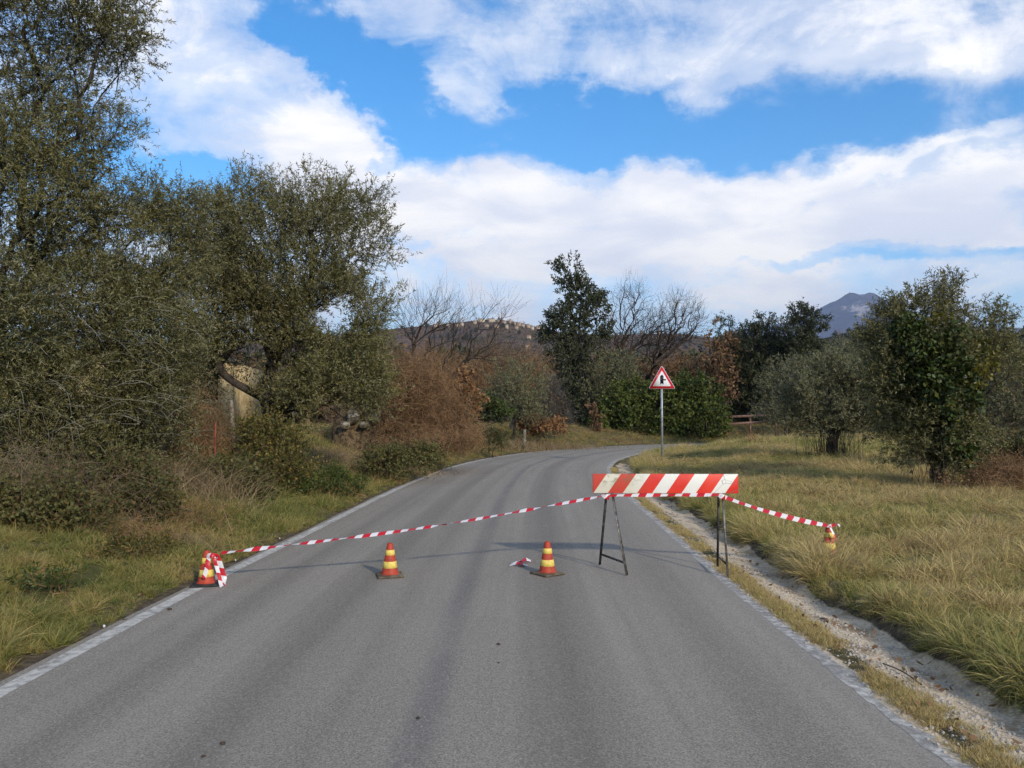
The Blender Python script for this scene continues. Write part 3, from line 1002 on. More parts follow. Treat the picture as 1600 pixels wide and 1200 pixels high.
def plant(name, label, cat, d, bx, lobes, group=None, trunk=None, n_t=400, per=3, per_sprig=12, sprig=0.3, leaf=(0.07, 0.016), mat='olive_leaf', bark='olive_bark',
          rmax=0.12, tip=0.004, shape='diamond', seed=1, bf=0.35, seg=0.3, up=0.45, outward=0.7, shell=0.42, cull=0.36, nscale=1.3, extra=None, sag=0.0, wiggle=0.06,
          stems=1, crown_name='crown', trunk_name='trunk', stem_shoots=True, by=None, base_spread=0.15, leaf_share=1.0, jitter=0.6, limb=0.0):
    rng = np.random.default_rng(seed)
    if d > 28 and per_sprig:                     # a leaf is two or three pixels out there: plain shapes, no twig ends
        if shape == 'hex':
            shape, leaf = 'diamond', (leaf[0], leaf[1] * 1.4)
        stem_shoots = False
    if 18 < d <= 28 and per_sprig:
        stem_shoots = False
    LB = px_lobes(d, lobes)
    y0 = by if by is not None else d
    x0 = (bx - 800) / FPX * y0
    base = np.array([x0, y0, gz(x0, y0) - 0.05])
    root = thing(name, label, cat, base, group=group)
    T, C = lobe_points(LB, n_t, rng, shell, cull, nscale, seed * 1.7)
    T[:, 2] = np.maximum(T[:, 2], ground_z(T[:, 0], T[:, 1]) + 0.06)
    if trunk is not None:
        trs = []
        for tr in trunk:
            pts = [at(q[0], q[1], d + (q[2] if len(q) > 2 else 0.0)) for q in tr]
            trs.append(np.array(pts))
        trs[0] = np.vstack([base, trs[0]])
    else:
        trs = []
        cen = LB[:, :3].mean(0)
        for i in range(stems):
            off = rng.normal(0, base_spread, 3) * [1, 1, 0] if i else np.zeros(3)
            b0 = base + off
            if stems > 1:
                tgt = LB[rng.integers(len(LB)), :3] + rng.normal(0, 0.1, 3)
            else:
                tgt = cen
            m = b0 + (tgt - b0) * 0.55
            trs.append(np.array([b0, b0 + (m - b0) * 0.5 + rng.normal(0, 0.08, 3) * [1, 1, 0.3], m]))
    P, par, D, tipi = grow(trs, T, rng, bf, seg, wiggle, sag)
    rad = radii(par, tip, rmax=rmax)
    if limb:
        m_ = np.arange(len(rad)) < len(grow(trs, np.zeros((0, 3)), rng, bf, seg)[0])
        hgt = np.clip((P[:, 2] - base[2]) / max(P[m_][:, 2].max() - base[2], 0.1), 0, 1)
        rad = np.where(m_, np.maximum(rad, rmax * limb * (1.0 - 0.65 * hgt)), rad)
    if leaf_share < 1.0:
        keep = rng.random(len(T)) < leaf_share
    else:
        keep = np.ones(len(T), bool)
    Tk, Ck, Dk = T[keep], C[keep], D[tipi[keep]]
    if per > 0 and len(Tk):
        b, sd, L, own = sprigs(Tk, Ck, Dk, rng, per, sprig, outward, up, jitter)
        V, F = tubes(P, par, rad)
        if stem_shoots:
            # the shoots themselves, thin
            e = b + sd * L[:, None]
            nP = np.concatenate([b, e])
            nq = len(b)
            npar = np.concatenate([np.full(nq, -1), np.arange(nq)])
            V2, F2 = tubes(nP, npar, np.concatenate([np.full(nq, tip * 0.8), np.full(nq, tip * 0.3)]), 3, 3)
            F = np.concatenate([F, F2 + len(V)])
            V = np.concatenate([V, V2])
        st = link(trunk_name, mesh(trunk_name, V - base, [F], bark, smooth=True), root)
        if trunk_name == 'stems':
            st['kind'] = 'stuff'
        m = per_sprig
        if not m:
            root['base'] = [float(v) for v in base]
            return root
        o2 = np.repeat(np.arange(len(b)), m)
        t = rng.random(len(o2)) ** 0.8
        lp = b[o2] + sd[o2] * (L[o2] * t)[:, None]
        ld = sd[o2] * rng.uniform(0.2, 0.9, (len(o2), 1)) + rng.normal(0, 0.55, (len(o2), 3))
        ll = leaf[0] * rng.uniform(0.65, 1.25, len(o2))
        lw = leaf[1] * rng.uniform(0.7, 1.25, len(o2))
        V, F, k = leaves(lp, ld, ll, lw, rng, shape)
        rnd = np.repeat(rng.random(len(o2)), k)
        cl = np.repeat(vnoise(lp[:, 0] * 1.1, lp[:, 1] * 1.1, lp[:, 2] * 1.1 + seed, 2), k)
        cl = np.clip((cl - 0.5) * 2.2 + 0.5, 0, 1)
        link(crown_name, mesh(crown_name, V - base, [F], mat, attrs={'rnd': rnd, 'clump': cl}), root)
    else:
        V, F = tubes(P, par, rad)
        link(trunk_name, mesh(trunk_name, V - base, [F], bark, smooth=True), root)
    root['base'] = [float(v) for v in base]
    return root


def add_foliage(root, name, d, lobes, n, leaf, mat, seed, shape='hex', shell=0.35, cull=0.3, nscale=2.0):
    """A further leafy part of a plant: ivy on a trunk, a yellowing flank."""
    rng = np.random.default_rng(seed)
    P, C = lobe_points(px_lobes(d, lobes), n, rng, shell, cull, nscale, seed)
    D = unit(unit(P - C) + rng.normal(0, 0.7, P.shape) - [0, 0, 0.3])
    V, F, k = leaves(P, D, leaf[0] * rng.uniform(0.6, 1.3, n), leaf[1] * rng.uniform(0.6, 1.3, n), rng, shape)
    cl = np.clip((vnoise(P[:, 0] * 1.6, P[:, 1] * 1.6, P[:, 2] * 1.6 + seed, 2) - 0.5) * 2.2 + 0.5, 0, 1)
    base = np.array(root['base'])
    return link(name, mesh(name, V - base, [F], mat, attrs={'rnd': np.repeat(rng.random(n), k), 'clump': np.repeat(cl, k)}), root)


def strands(P0, D0, L, rng, r0, seg=7, gravity=0.0, wander=0.25, k=3):
    """Free twigs or stalks, all with seg sections, as thin tubes."""
    n = len(P0)
    pts = [P0]
    d = unit(D0)
    for i in range(seg):
        d = unit(d + rng.normal(0, wander, (n, 3)) + np.array([0, 0, -gravity]))
        pts.append(pts[-1] + d * (L / seg)[:, None])
    P = np.concatenate(pts)
    par = np.concatenate([np.full(n, -1)] + [np.arange(n) + i * n for i in range(seg)])
    rad = np.concatenate([np.full(n, 1.0) * r0 * (1 - 0.75 * i / seg) for i in range(seg + 1)])
    return tubes(P, par, rad, k, k)


def thicket(name, label, cat, d, bx, lobes, n, length, r0, mat, seed, group=None, gravity=0.15, wander=0.3, upward=0.3, part='stems', seg=4, leaf_mat_=None, n_leaf=0, leaf=(0.05, 0.03), by=None):
    """A tangle of leafless shoots filling the given volume."""
    rng = np.random.default_rng(seed)
    y0 = by if by is not None else d
    x0 = (bx - 800) / FPX * y0
    base = np.array([x0, y0, gz(x0, y0) - 0.03])
    root = thing(name, label, cat, base, group=group)
    P, C = lobe_points(px_lobes(d, lobes), n, rng, 0.5, 0.32, 1.5, seed)
    P[:, 2] = np.maximum(P[:, 2], ground_z(P[:, 0], P[:, 1]))
    D = unit(rng.normal(0, 0.8, P.shape) + np.array([0, 0, upward]))
    V, F = strands(P - unit(D) * length * 0.5, D, length * rng.uniform(0.5, 1.4, n), rng, r0, seg, gravity, wander)
    V[:, 2] = np.maximum(V[:, 2], ground_z(V[:, 0], V[:, 1]) - 0.02) if len(V) < 400000 else V[:, 2]
    link(part, mesh(part, V - base, [F], mat), root)
    root['base'] = [float(v) for v in base]
    if n_leaf:
        add_foliage(root, 'foliage', d, lobes, n_leaf, leaf, leaf_mat_, seed + 50, 'hex')
    return root


def stalks(name, label, cat, d, spots, n, h, r0, mat, seed, group=None, lean=0.35):
    """Upright dry stalks and long blades from the ground. spots: (px, spread_px, depth offset, depth spread)."""
    rng = np.random.default_rng(seed)
    x0 = (spots[0][0] - 800) / FPX * d
    base = np.array([x0, d, gz(x0, d) - 0.02])
    root = thing(name, label, cat, base, group=group)
    i = rng.integers(len(spots), size=n)
    sp = np.array(spots, float)[i]
    y = d + sp[:, 2] + rng.normal(0, 1, n) * sp[:, 3]
    x = (sp[:, 0] + rng.normal(0, 1, n) * sp[:, 1] - 800) / FPX * y
    P = np.stack([x, y, ground_z(x, y) - 0.02], 1)
    D = unit(np.array([0, 0, 1.0]) + rng.normal(0, lean, (n, 3)) * [1, 1, 0.2])
    L = h * rng.uniform(0.45, 1.25, n)
    rr = vnoise(P[:, 0] * 2, P[:, 1] * 2, seed, 2)
    seg = 4
    pts, dd = [P], D
    for q in range(seg):
        dd = unit(dd + rng.normal(0, 0.10, (n, 3)) + unit(D * [1, 1, 0] + 1e-6) * 0.16 - np.array([0, 0, 0.10 * q]))
        pts.append(pts[-1] + dd * (L / seg)[:, None])
    side = unit(np.cross(D, rng.normal(size=(n, 3))))
    Vs = []
    for q, p in enumerate(pts):
        w = r0 * (1 - q / seg * 0.85)
        Vs.append(np.stack([p - side * w, p + side * w], 1))
    V = np.stack(Vs, 1).reshape(n, -1, 3)
    k = (seg + 1) * 2
    b = (np.arange(n) * k)[:, None, None]
    q = np.arange(seg)[None, :, None] * 2
    F = (b + q + np.array([0, 1, 3, 2])[None, None]).reshape(-1, 4)
    link('stalks', mesh('stalks', V.reshape(-1, 3) - base, [F], mat, attrs={'rnd': np.repeat(rng.random(n), k), 'clump': np.repeat(rr, k)}), root)['kind'] = 'stuff'
    return root


# ------------------------------------------------------------------ trees and shrubs beside the road
G_OL = 'olive trees by the roadside'
plant('olive_tree', 'tall olive tree filling the upper corner, its crown cut by the picture edge', 'tree', 11.5, -60,
      [(40, 20, 175, 90, 0, 1.6), (150, 40, 72, 55, 0, 1.2), (60, 190, 120, 100, 0, 1.5), (20, 330, 150, 110, 0, 1.6), (130, 300, 75, 60, 0, 1.2), (60, 480, 170, 120, 0, 1.7), (20, 620, 130, 110, 0, 1.5), (20, -110, 200, 90, 0, 1.6)],
      group=G_OL, n_t=2900, per=4, per_sprig=19, sprig=0.36, leaf=(0.064, 0.0138), tip=0.0024, rmax=0.17, seed=11, up=0.25, cull=0.38, nscale=1.3, jitter=0.75)
t = plant('olive_tree', 'low spreading olive with long pale drooping shoots, above the bramble', 'tree', 12.6, 190,
          [(205, 400, 85, 90, 0, 1.1), (260, 390, 60, 70, 0.4, 0.9), (170, 500, 120, 90, 0, 1.3), (235, 540, 85, 80, 0, 1.1), (110, 640, 130, 80, 0, 1.3), (60, 700, 120, 60, -0.6, 0.9), (235, 690, 60, 45, 0, 0.8), (240, 640, 55, 50, 0, 0.8), (160, 690, 100, 50, 0, 1.1), (225, 320, 40, 45, 0, 0.6), (285, 330, 30, 40, 0, 0.5)],
          group=G_OL, n_t=2100, per=4, per_sprig=17, sprig=0.34, leaf=(0.064, 0.0138), tip=0.0024, rmax=0.13, seed=12, up=0.25, cull=0.40, nscale=1.4, jitter=0.75)
rng = np.random.default_rng(77)
n = 120
b = np.array([at(px, py, 10.7 + dz) for px, py, dz in zip(rng.uniform(0, 285, n), rng.uniform(430, 690, n), rng.uniform(-0.5, 0.7, n))])
D = unit(np.stack([rng.choice([-1, 1], n) * rng.uniform(0.3, 1.2, n), rng.normal(0, 0.3, n), rng.uniform(-0.4, 0.8, n)], 1))
V, F = strands(b, D, rng.uniform(0.3, 1.1, n), rng, 0.0030, 9, 0.12, 0.14)
link('shoots', mesh('shoots', V - np.array(t['base']), [F], 'pale_twig'), t)

t = plant('olive_tree', 'broad olive with a crooked dark trunk standing before the ochre house', 'tree', 17.0, 428,
          [(400, 345, 70, 58, 0, 1.2), (505, 330, 52, 50, 0, 1.0), (560, 385, 52, 72, 0, 1.1), (450, 420, 140, 85, 0, 1.7), (345, 400, 62, 85, 0, 1.3), (520, 470, 90, 55, 0, 1.4), (345, 480, 60, 55, 0, 1.1), (455, 545, 60, 45, -0.4, 0.9), (490, 590, 60, 45, -0.7, 0.8), (395, 520, 55, 38, -0.2, 0.7), (300, 560, 40, 60, 1.0, 0.7), (510, 520, 75, 45, 0, 1.0), (430, 500, 70, 45, 0, 1.0), (560, 600, 45, 60, 0, 0.8),
           (550, 550, 52, 85, 0.4, 1.1), (480, 600, 70, 55, 0, 1.1), (330, 535, 45, 28, 0, 0.6), (395, 288, 24, 20, 0, 0.4), (515, 284, 22, 24, 0, 0.4), (490, 625, 55, 35, -0.5, 0.8), (550, 610, 52, 50, 0, 0.9), (582, 320, 22, 30, 0, 0.4), (600, 440, 22, 40, 0, 0.5)],
          group=G_OL, trunk=[[(425, 660), (418, 625), (412, 600), (440, 540), (455, 470)], [(418, 625), (392, 612), (358, 592), (341, 572), (339, 548), (342, 500)], [(341, 572), (352, 556), (362, 545), (372, 520)]],
          n_t=2800, per=4, per_sprig=16, sprig=0.40, leaf=(0.080, 0.0178), tip=0.003, rmax=0.22, limb=0.62, seed=13, up=0.65, cull=0.38, nscale=1.1, jitter=0.7)
add_foliage(t, 'yellow_foliage', 17.0, [(325, 530, 45, 40, 0.3, 0.6), (500, 270, 30, 20), (555, 470, 30, 25, -0.8, 0.4), (300, 600, 60, 60, 0.5, 0.8), (400, 480, 90, 60, -1, 0.5), (310, 575, 45, 40, 0.2, 0.5), (310, 650, 40, 30, 0.2, 0.5), (350, 560, 40, 25, 1.2, 0.4), (395, 575, 30, 35, 1.4, 0.4)], 9500, (0.078, 0.02), 'olive_leaf_yellow', 131, 'diamond')

plant('bare_tree', 'leafless tree with upswept twigs rising behind the brown thicket', 'tree', 31, 655, [(665, 505, 60, 42, 0, 1.6), (690, 488, 42, 28, 0, 1.2), (640, 490, 33, 32, 0, 1.0)], group='bare trees by the bend',
      trunk=[[(655, 600), (645, 560), (650, 530)]], n_t=190, per=2, per_sprig=0, sprig=0.8, jitter=0.22, outward=1.0, up=0.9, bark='dark_bark', rmax=0.11, tip=0.008, seed=21, bf=0.55, seg=0.5, wiggle=0.03, cull=0.0)
plant('bare_tree', 'leafless tree leaning toward the far village, left of the rust sapling', 'tree', 35, 705, [(750, 505, 55, 42, 0, 1.6), (790, 480, 30, 22, 0, 1.0), (710, 540, 45, 40, 0, 1.4), (775, 545, 40, 30, 0, 1.4)], group='bare trees by the bend',
      trunk=[[(700, 620), (685, 585), (705, 555)]], n_t=190, per=2, per_sprig=0, sprig=0.8, jitter=0.22, outward=1.0, up=0.9, bark='dark_bark', rmax=0.11, tip=0.008, seed=22, bf=0.55, seg=0.5, wiggle=0.035, cull=0.0)
plant('bare_tree', 'grey leafless tree behind the olive shrub on the outer bend', 'tree', 46, 800, [(795, 560, 60, 45, 0, 2.2), (740, 570, 45, 40, 0, 1.8)], group='bare trees by the bend', n_t=528, per=2, per_sprig=0, sprig=0.6, jitter=0.4, outward=0.9, bark='grey_bark', rmax=0.12, tip=0.010,
      seed=23, bf=0.4, seg=0.6, wiggle=0.04, cull=0.0)
t = thicket('thicket', 'rounded tangle of red brown leafless vines beside the road', 'thicket', 25, 650,
            [(652, 605, 60, 55, 0, 1.2), (695, 655, 46, 40, 0, 0.9), (615, 600, 36, 38, 0, 0.9), (665, 672, 75, 30, -0.3, 1.0)], 5600, 0.95, 0.0062, 'brown_twig', 31, gravity=0.12, wander=0.5, seg=5)
add_foliage(t, 'dead_leaves', 25, [(650, 605, 66, 55), (695, 650, 50, 45), (660, 670, 85, 35)], 2600, (0.05, 0.03), 'rust_leaf', 311, 'hex')
thicket('thicket', 'grey brown twiggy tangle between the broad olive and the vine mound', 'thicket', 28, 590, [(585, 560, 45, 50, 0, 1.2), (590, 620, 40, 45, 0, 1.0), (545, 640, 40, 40, 0, 1.0)], 2400, 0.9, 0.0065, 'tan_twig', 32, gravity=0.12)
thicket('thicket', 'brown leafless scrub filling the slope behind the rusty sapling', 'thicket', 44, 740, [(720, 590, 60, 40, 0, 1.6), (780, 575, 55, 40, 2, 1.8), (830, 580, 35, 35, 3, 1.5), (680, 570, 40, 30, 2, 1.4)], 2600, 1.4, 0.011, 'brown_twig', 33, gravity=0.0, upward=0.8, wander=0.2)
thicket('thicket', 'brown leafless scrub between the evergreen oak and the sign', 'thicket', 66, 1010, [(1000, 590, 60, 35, 0, 2.5), (1060, 585, 50, 35, 0, 2.5), (950, 570, 40, 35, 0, 2)], 2000, 1.9, 0.015, 'brown_twig', 34, gravity=0.0, upward=0.8, wander=0.2)
plant('oak_sapling', 'young oak with rusty leaves between vine mound and olive shrub', 'tree', 31, 727, [(722, 595, 18, 26, 0, 0.45), (735, 625, 20, 20, 0, 0.45)], n_t=70, per=3, per_sprig=7, sprig=0.22, leaf=(0.12, 0.07), mat='orange_leaf', bark='grey_bark', rmax=0.04, tip=0.006, shape='hex', seed=41)
plant('olive_shrub', 'grey green olive shrub on the outer side of the bend', 'shrub', 40, 800, [(805, 600, 48, 40, 0, 1.6), (790, 635, 45, 28, 0, 1.4), (830, 630, 28, 35, 0, 1.0)], n_t=420, per=3, per_sprig=11, sprig=0.4, leaf=(0.12, 0.034), mat='olive_leaf_grey', rmax=0.08, seed=42)
plant('dark_shrub', 'low dark green shrub at the foot of the rusty sapling', 'shrub', 34, 752, [(752, 640, 28, 20, 0, 0.7), (735, 645, 16, 14, 0, 0.5), (775, 645, 25, 14, 0, 0.6)], n_t=160, per=3, per_sprig=10, sprig=0.25, leaf=(0.10, 0.05), mat='ivy_leaf', rmax=0.04, seed=43, shape='hex')
plant('dark_shrub', 'small dark tussock shrub at the road edge before the fence posts', 'shrub', 32, 772, [(772, 688, 24, 14, 0, 0.5)], n_t=110, per=3, per_sprig=9, sprig=0.2, leaf=(0.09, 0.02), mat='bramble_leaf', rmax=0.02, seed=44)
t = thicket('bare_shrub', 'grey bare shrub with few orange leaves left of the holm oak', 'shrub', 44, 862, [(860, 615, 26, 36, 0, 0.9), (868, 650, 30, 28, 0, 0.9)], 1100, 0.9, 0.010, 'grey_bark', 45, gravity=0.0, upward=1.0, wander=0.16)
add_foliage(t, 'leaves', 44, [(855, 640, 30, 28), (845, 665, 30, 10)], 650, (0.15, 0.09), 'rust_leaf', 451)
plant('orange_shrub', 'low orange leaved shrub beside the grey wooden post', 'shrub', 41, 848, [(850, 668, 36, 12, 0, 0.9), (826, 660, 10, 12, 0, 0.4), (875, 664, 14, 12, 0, 0.4)], n_t=130, per=3, per_sprig=7, sprig=0.25, leaf=(0.13, 0.07), mat='orange_leaf', bark='grey_bark', rmax=0.03, tip=0.006, shape='hex', seed=46)

plant('holm_oak', 'tall dark evergreen oak with ragged top above the bend', 'tree', 56, 915,
      [(892, 428, 26, 24, 0, 1.2), (912, 462, 34, 30, 0, 1.5), (936, 478, 16, 24, 0, 0.8), (888, 498, 38, 20, 0, 1.6), (862, 522, 24, 16, 0, 1.1), (880, 570, 36, 34, 0, 1.7), (908, 545, 32, 40, 0, 1.6), (905, 630, 34, 42, 0, 1.6), (868, 412, 9, 8, 0, 0.4), (945, 520, 16, 16, 0, 0.8)],
      trunk=[[(917, 640), (908, 580), (905, 530), (908, 470)], [(908, 580), (885, 540), (870, 520)]], n_t=1150, per=3, per_sprig=12, sprig=0.45, leaf=(0.135, 0.065), mat='oak_leaf', bark='grey_bark', rmax=0.2, tip=0.012, seed=51, shape='hex', cull=0.38, nscale=0.75, seg=0.6)
plant('bare_oak', 'bare oak with wide crooked limbs next to the evergreen oak', 'tree', 60, 968, [(985, 495, 46, 50, 0, 3.0), (955, 540, 30, 35, 0, 1.8), (1020, 520, 40, 35, 0, 2.4), (985, 450, 20, 18, 0, 1.2)], group='bare oaks behind the hedge',
      trunk=[[(964, 600), (966, 560), (978, 520)], [(966, 560), (1000, 535), (1030, 510)]], n_t=768, per=2, per_sprig=0, sprig=0.7, jitter=0.4, outward=0.9, bark='dark_bark', rmax=0.26, tip=0.012, seed=52, bf=0.35, seg=0.7, wiggle=0.05, cull=0.0, up=0.6)
plant('bare_oak', 'bare oak with fan shaped twigs above the warning sign', 'tree', 61, 1005, [(1058, 495, 42, 40, 0, 2.6), (1035, 530, 42, 32, 0, 2.4), (1085, 505, 22, 35, 0, 1.4)], group='bare oaks behind the hedge',
      trunk=[[(1008, 610), (1022, 570), (1045, 535)], [(1022, 570), (1055, 545), (1080, 520)]], n_t=768, per=2, per_sprig=0, sprig=0.6, jitter=0.4, outward=0.9, bark='dark_bark', rmax=0.26, tip=0.013, seed=53, bf=0.35, seg=0.7, wiggle=0.05, cull=0.0)
plant('bare_oak', 'low brown bare oak right behind the clipped hedge', 'tree', 64, 1020, [(1010, 590, 55, 40, 0, 3), (1060, 580, 45, 35, 0, 2.5), (960, 600, 40, 30, 0, 2)], group='bare oaks behind the hedge', n_t=420, per=2, per_sprig=2, sprig=0.4, leaf=(0.2, 0.11), mat='rust_leaf',
      bark='dark_bark', rmax=0.18, tip=0.013, seed=54, bf=0.35, seg=0.7, cull=0.0, shape='hex', leaf_share=0.35)
plant('olive_shrub', 'pale green shrub growing out of the hedge at its near end', 'shrub', 55, 952, [(952, 590, 38, 40, 0, 1.8), (975, 580, 20, 30, 0, 1.0), (925, 625, 25, 35, 0, 1.0)], n_t=400, per=3, per_sprig=10, sprig=0.45, leaf=(0.17, 0.05), mat='olive_leaf_grey', rmax=0.1, seed=55)
plant('hedge', 'dense glossy green hedge along the outer side of the bend', 'hedge', 53, 1030,
      [(942, 658, 22, 34, 0, 1.2), (968, 640, 30, 40, 0, 1.4), (985, 655, 34, 36, 0, 1.5), (1025, 648, 38, 40, 0, 1.5), (1065, 643, 40, 42, 0, 1.5), (1100, 642, 32, 40, 0, 1.4), (1080, 603, 26, 22, 0, 1.0), (1045, 612, 26, 14, 0, 1.0), (1000, 612, 30, 18, 0, 1.0), (1122, 650, 14, 30, 0, 0.7), (1010, 668, 70, 18, 0, 1.6), (1085, 668, 50, 18, 0, 1.5)],
      n_t=1500, per=3, per_sprig=9, sprig=0.5, jitter=0.95, leaf=(0.16, 0.09), mat='hedge_leaf', bark='dark_bark', rmax=0.08, tip=0.008, seed=56, shape='hex', cull=0.30, nscale=0.9, crown_name='foliage', trunk_name='stems', stems=9, base_spread=1.8, shell=0.3)
plant('oak_sapling', 'thin sapling with brown leaves at the hedge end near the verge', 'tree', 51, 935, [(931, 660, 9, 26, 0, 0.35), (928, 640, 7, 12, 0, 0.3)], n_t=40, per=3, per_sprig=5, sprig=0.2, leaf=(0.16, 0.09), mat='rust_leaf', bark='grey_bark', rmax=0.03, tip=0.008, seed=57, shape='hex')
plant('brown_oak', 'oak holding brown withered leaves between hedge and dark evergreens', 'tree', 60, 1118, [(1122, 525, 20, 26, 0, 1.2), (1112, 570, 30, 32, 0, 1.6), (1130, 600, 26, 36, 0, 1.4), (1140, 545, 16, 22, 0, 0.9)], n_t=330, per=2, per_sprig=6, sprig=0.4, leaf=(0.2, 0.11),
      mat='rust_leaf', bark='grey_bark', rmax=0.14, tip=0.012, seed=58, shape='hex', nscale=0.8, cull=0.36)
plant('brown_oak', 'small oak with pale brown leaves behind the warning sign', 'tree', 62, 1065, [(1058, 595, 22, 26, 0, 1.2), (1090, 610, 20, 22, 0, 1.1)], n_t=170, per=2, per_sprig=6, sprig=0.4, leaf=(0.2, 0.11), mat='rust_leaf', bark='grey_bark', rmax=0.1, tip=0.012, seed=59, shape='hex')
plant('slender_cypress', 'thin dark conifer tip standing above the brown oak', 'tree', 70, 1124, [(1124, 505, 7, 14, 0, 0.5), (1126, 540, 12, 22, 0, 0.8)], group='slender conifers', n_t=90, per=3, per_sprig=8, sprig=0.35, leaf=(0.2, 0.05), mat='pine_leaf', rmax=0.1, tip=0.012, seed=60)
plant('slender_cypress', 'shorter thin conifer tip beside the dark evergreens', 'tree', 70, 1141, [(1141, 508, 6, 12, 0, 0.4), (1142, 540, 11, 20, 0, 0.8)], group='slender conifers', n_t=80, per=3, per_sprig=8, sprig=0.35, leaf=(0.2, 0.05), mat='pine_leaf', rmax=0.1, tip=0.012, seed=61)
E = dict(n_t=760, per=3, per_sprig=10, sprig=0.5, leaf=(0.22, 0.07), mat='pine_leaf', bark='dark_bark', rmax=0.2, tip=0.012, cull=0.36, nscale=0.7, seg=0.6)
plant('evergreen_tree', 'dark evergreen behind the rail fence, next to the brown oak', 'tree', 61, 1180, [(1190, 512, 22, 18, 0, 1.3), (1175, 540, 34, 28, 0, 1.8), (1170, 585, 36, 36, 0, 1.9), (1180, 630, 42, 34, 0, 2.0), (1205, 560, 28, 40, 0, 1.6), (1163, 522, 9, 12, 0, 0.6)], group='dark evergreens behind the rail fence', seed=62, **E)
plant('evergreen_tree', 'tallest dark evergreen, just left of the distant mountain', 'tree', 59, 1245, [(1252, 492, 14, 14, 0, 0.9), (1268, 508, 20, 20, 0, 1.2), (1240, 520, 26, 24, 0, 1.5), (1255, 560, 36, 40, 0, 2.0), (1240, 610, 42, 40, 0, 2.1), (1285, 560, 16, 24, 0, 1.0)], group='dark evergreens behind the rail fence', seed=63, **E)
plant('olive_shrub', 'grey olive shrub filling the gap left of the meadow olive', 'shrub', 44, 1225, [(1225, 600, 36, 40, 0, 1.5), (1205, 640, 30, 28, 0, 1.2), (1255, 590, 26, 36, 0, 1.2)], n_t=380, per=3, per_sprig=10, sprig=0.4, leaf=(0.14, 0.04), mat='olive_leaf_grey', rmax=0.08, seed=64)
t = plant('olive_tree', 'low round olive with bundled dark stems standing in the meadow', 'tree', 23.0, 1300,
      [(1300, 580, 40, 24, 0, 0.9), (1258, 615, 38, 30, 0, 0.9), (1328, 625, 40, 38, 0, 0.9), (1285, 652, 52, 26, 0, 1.0), (1362, 610, 26, 32, 0, 0.7), (1345, 658, 32, 20, 0, 0.6), (1240, 655, 16, 14, 0, 0.4)], group='olive trees in the meadow',
      trunk=[[(1300, 690), (1302, 660), (1296, 625)], [(1306, 690), (1318, 650), (1335, 620)], [(1296, 690), (1280, 655), (1260, 620)]], n_t=720, per=4, per_sprig=14, sprig=0.32, leaf=(0.09, 0.024), tip=0.003, mat='olive_leaf_grey', rmax=0.16, seed=65, cull=0.40, nscale=1.3)
rng = np.random.default_rng(651)
n = 130
b = np.array([at(px, 712, 22.8 + dz) for px, dz in zip(rng.normal(1298, 17, n), rng.uniform(-0.35, 0.3, n))])
b[:, 2] = ground_z(b[:, 0], b[:, 1])
V, F = strands(b, np.array([[0, 0, 1.0]]) + rng.normal(0, 0.12, (n, 3)), rng.uniform(0.5, 1.2, n), rng, 0.010, 5, 0.0, 0.06)
link('suckers', mesh('suckers', V - np.array(t['base']), [F], 'olive_bark'), t)['kind'] = 'stuff'
plant('olive_shrub', 'hazy olive shrub between the meadow olive and ivy clad tree', 'shrub', 36, 1385, [(1390, 560, 34, 40, 0, 1.1), (1375, 620, 30, 45, 0, 1.0), (1345, 545, 24, 22, 0, 0.8), (1410, 640, 30, 40, 0, 1.0)], n_t=420, per=3, per_sprig=11, sprig=0.36, leaf=(0.12, 0.032), mat='olive_leaf_grey', rmax=0.08, seed=66)
plant('olive_shrub', 'far olive shrub under the green hill, right of the tallest evergreen', 'shrub', 50, 1320, [(1318, 560, 34, 28, 0, 1.4), (1350, 590, 30, 30, 0, 1.2), (1300, 600, 26, 36, 0, 1.2)], n_t=330, per=3, per_sprig=10, sprig=0.4, leaf=(0.15, 0.04), mat='olive_leaf_grey', rmax=0.08, seed=67)
t = plant('olive_tree', 'tall olive overgrown with ivy near the picture edge', 'tree', 15.4, 1460,
          [(1472, 464, 38, 28, 0, 0.5), (1422, 492, 42, 30, 0, 0.5), (1525, 492, 34, 22, 0, 0.5), (1390, 530, 36, 48, 0, 0.6), (1385, 600, 30, 50, 0, 0.6), (1450, 540, 75, 50, 0, 0.8), (1435, 650, 52, 70, 0, 0.75), (1490, 690, 50, 55, -0.3, 0.6), (1560, 500, 16, 14, 0, 0.3), (1540, 560, 45, 50, 0.3, 0.7), (1405, 690, 25, 35, 0, 0.4)],
          group='olive trees in the meadow', trunk=[[(1462, 720), (1468, 660), (1462, 590), (1455, 530)], [(1462, 590), (1495, 540), (1535, 500)]], n_t=1600, per=4, per_sprig=12, sprig=0.26, leaf=(0.068, 0.018), tip=0.0025, mat='olive_leaf', rmax=0.13, seed=68, cull=0.35, nscale=1.8, up=0.6)
add_foliage(t, 'ivy', 15.2, [(1465, 550, 56, 48, -0.3, 0.5), (1492, 625, 40, 52, -0.35, 0.45), (1500, 685, 26, 40, -0.4, 0.35), (1440, 590, 42, 50, -0.2, 0.5), (1420, 520, 30, 30, -0.2, 0.3)], 8500, (0.075, 0.065), 'ivy_leaf', 681, cull=0.42, nscale=2.4)
add_foliage(t, 'yellow_ivy', 15.0, [(1535, 560, 22, 34, 0, 0.3), (1515, 600, 20, 30, 0, 0.3), (1470, 498, 22, 10, 0, 0.25), (1510, 650, 14, 30, 0, 0.2)], 750, (0.07, 0.06), 'ivy_leaf_yellow', 682)
rng = np.random.default_rng(69)
n = 34
b = np.array([at(px, 752, 15.0 + dz) for px, dz in zip(rng.normal(1455, 32, n), rng.uniform(-0.6, 0.3, n))])
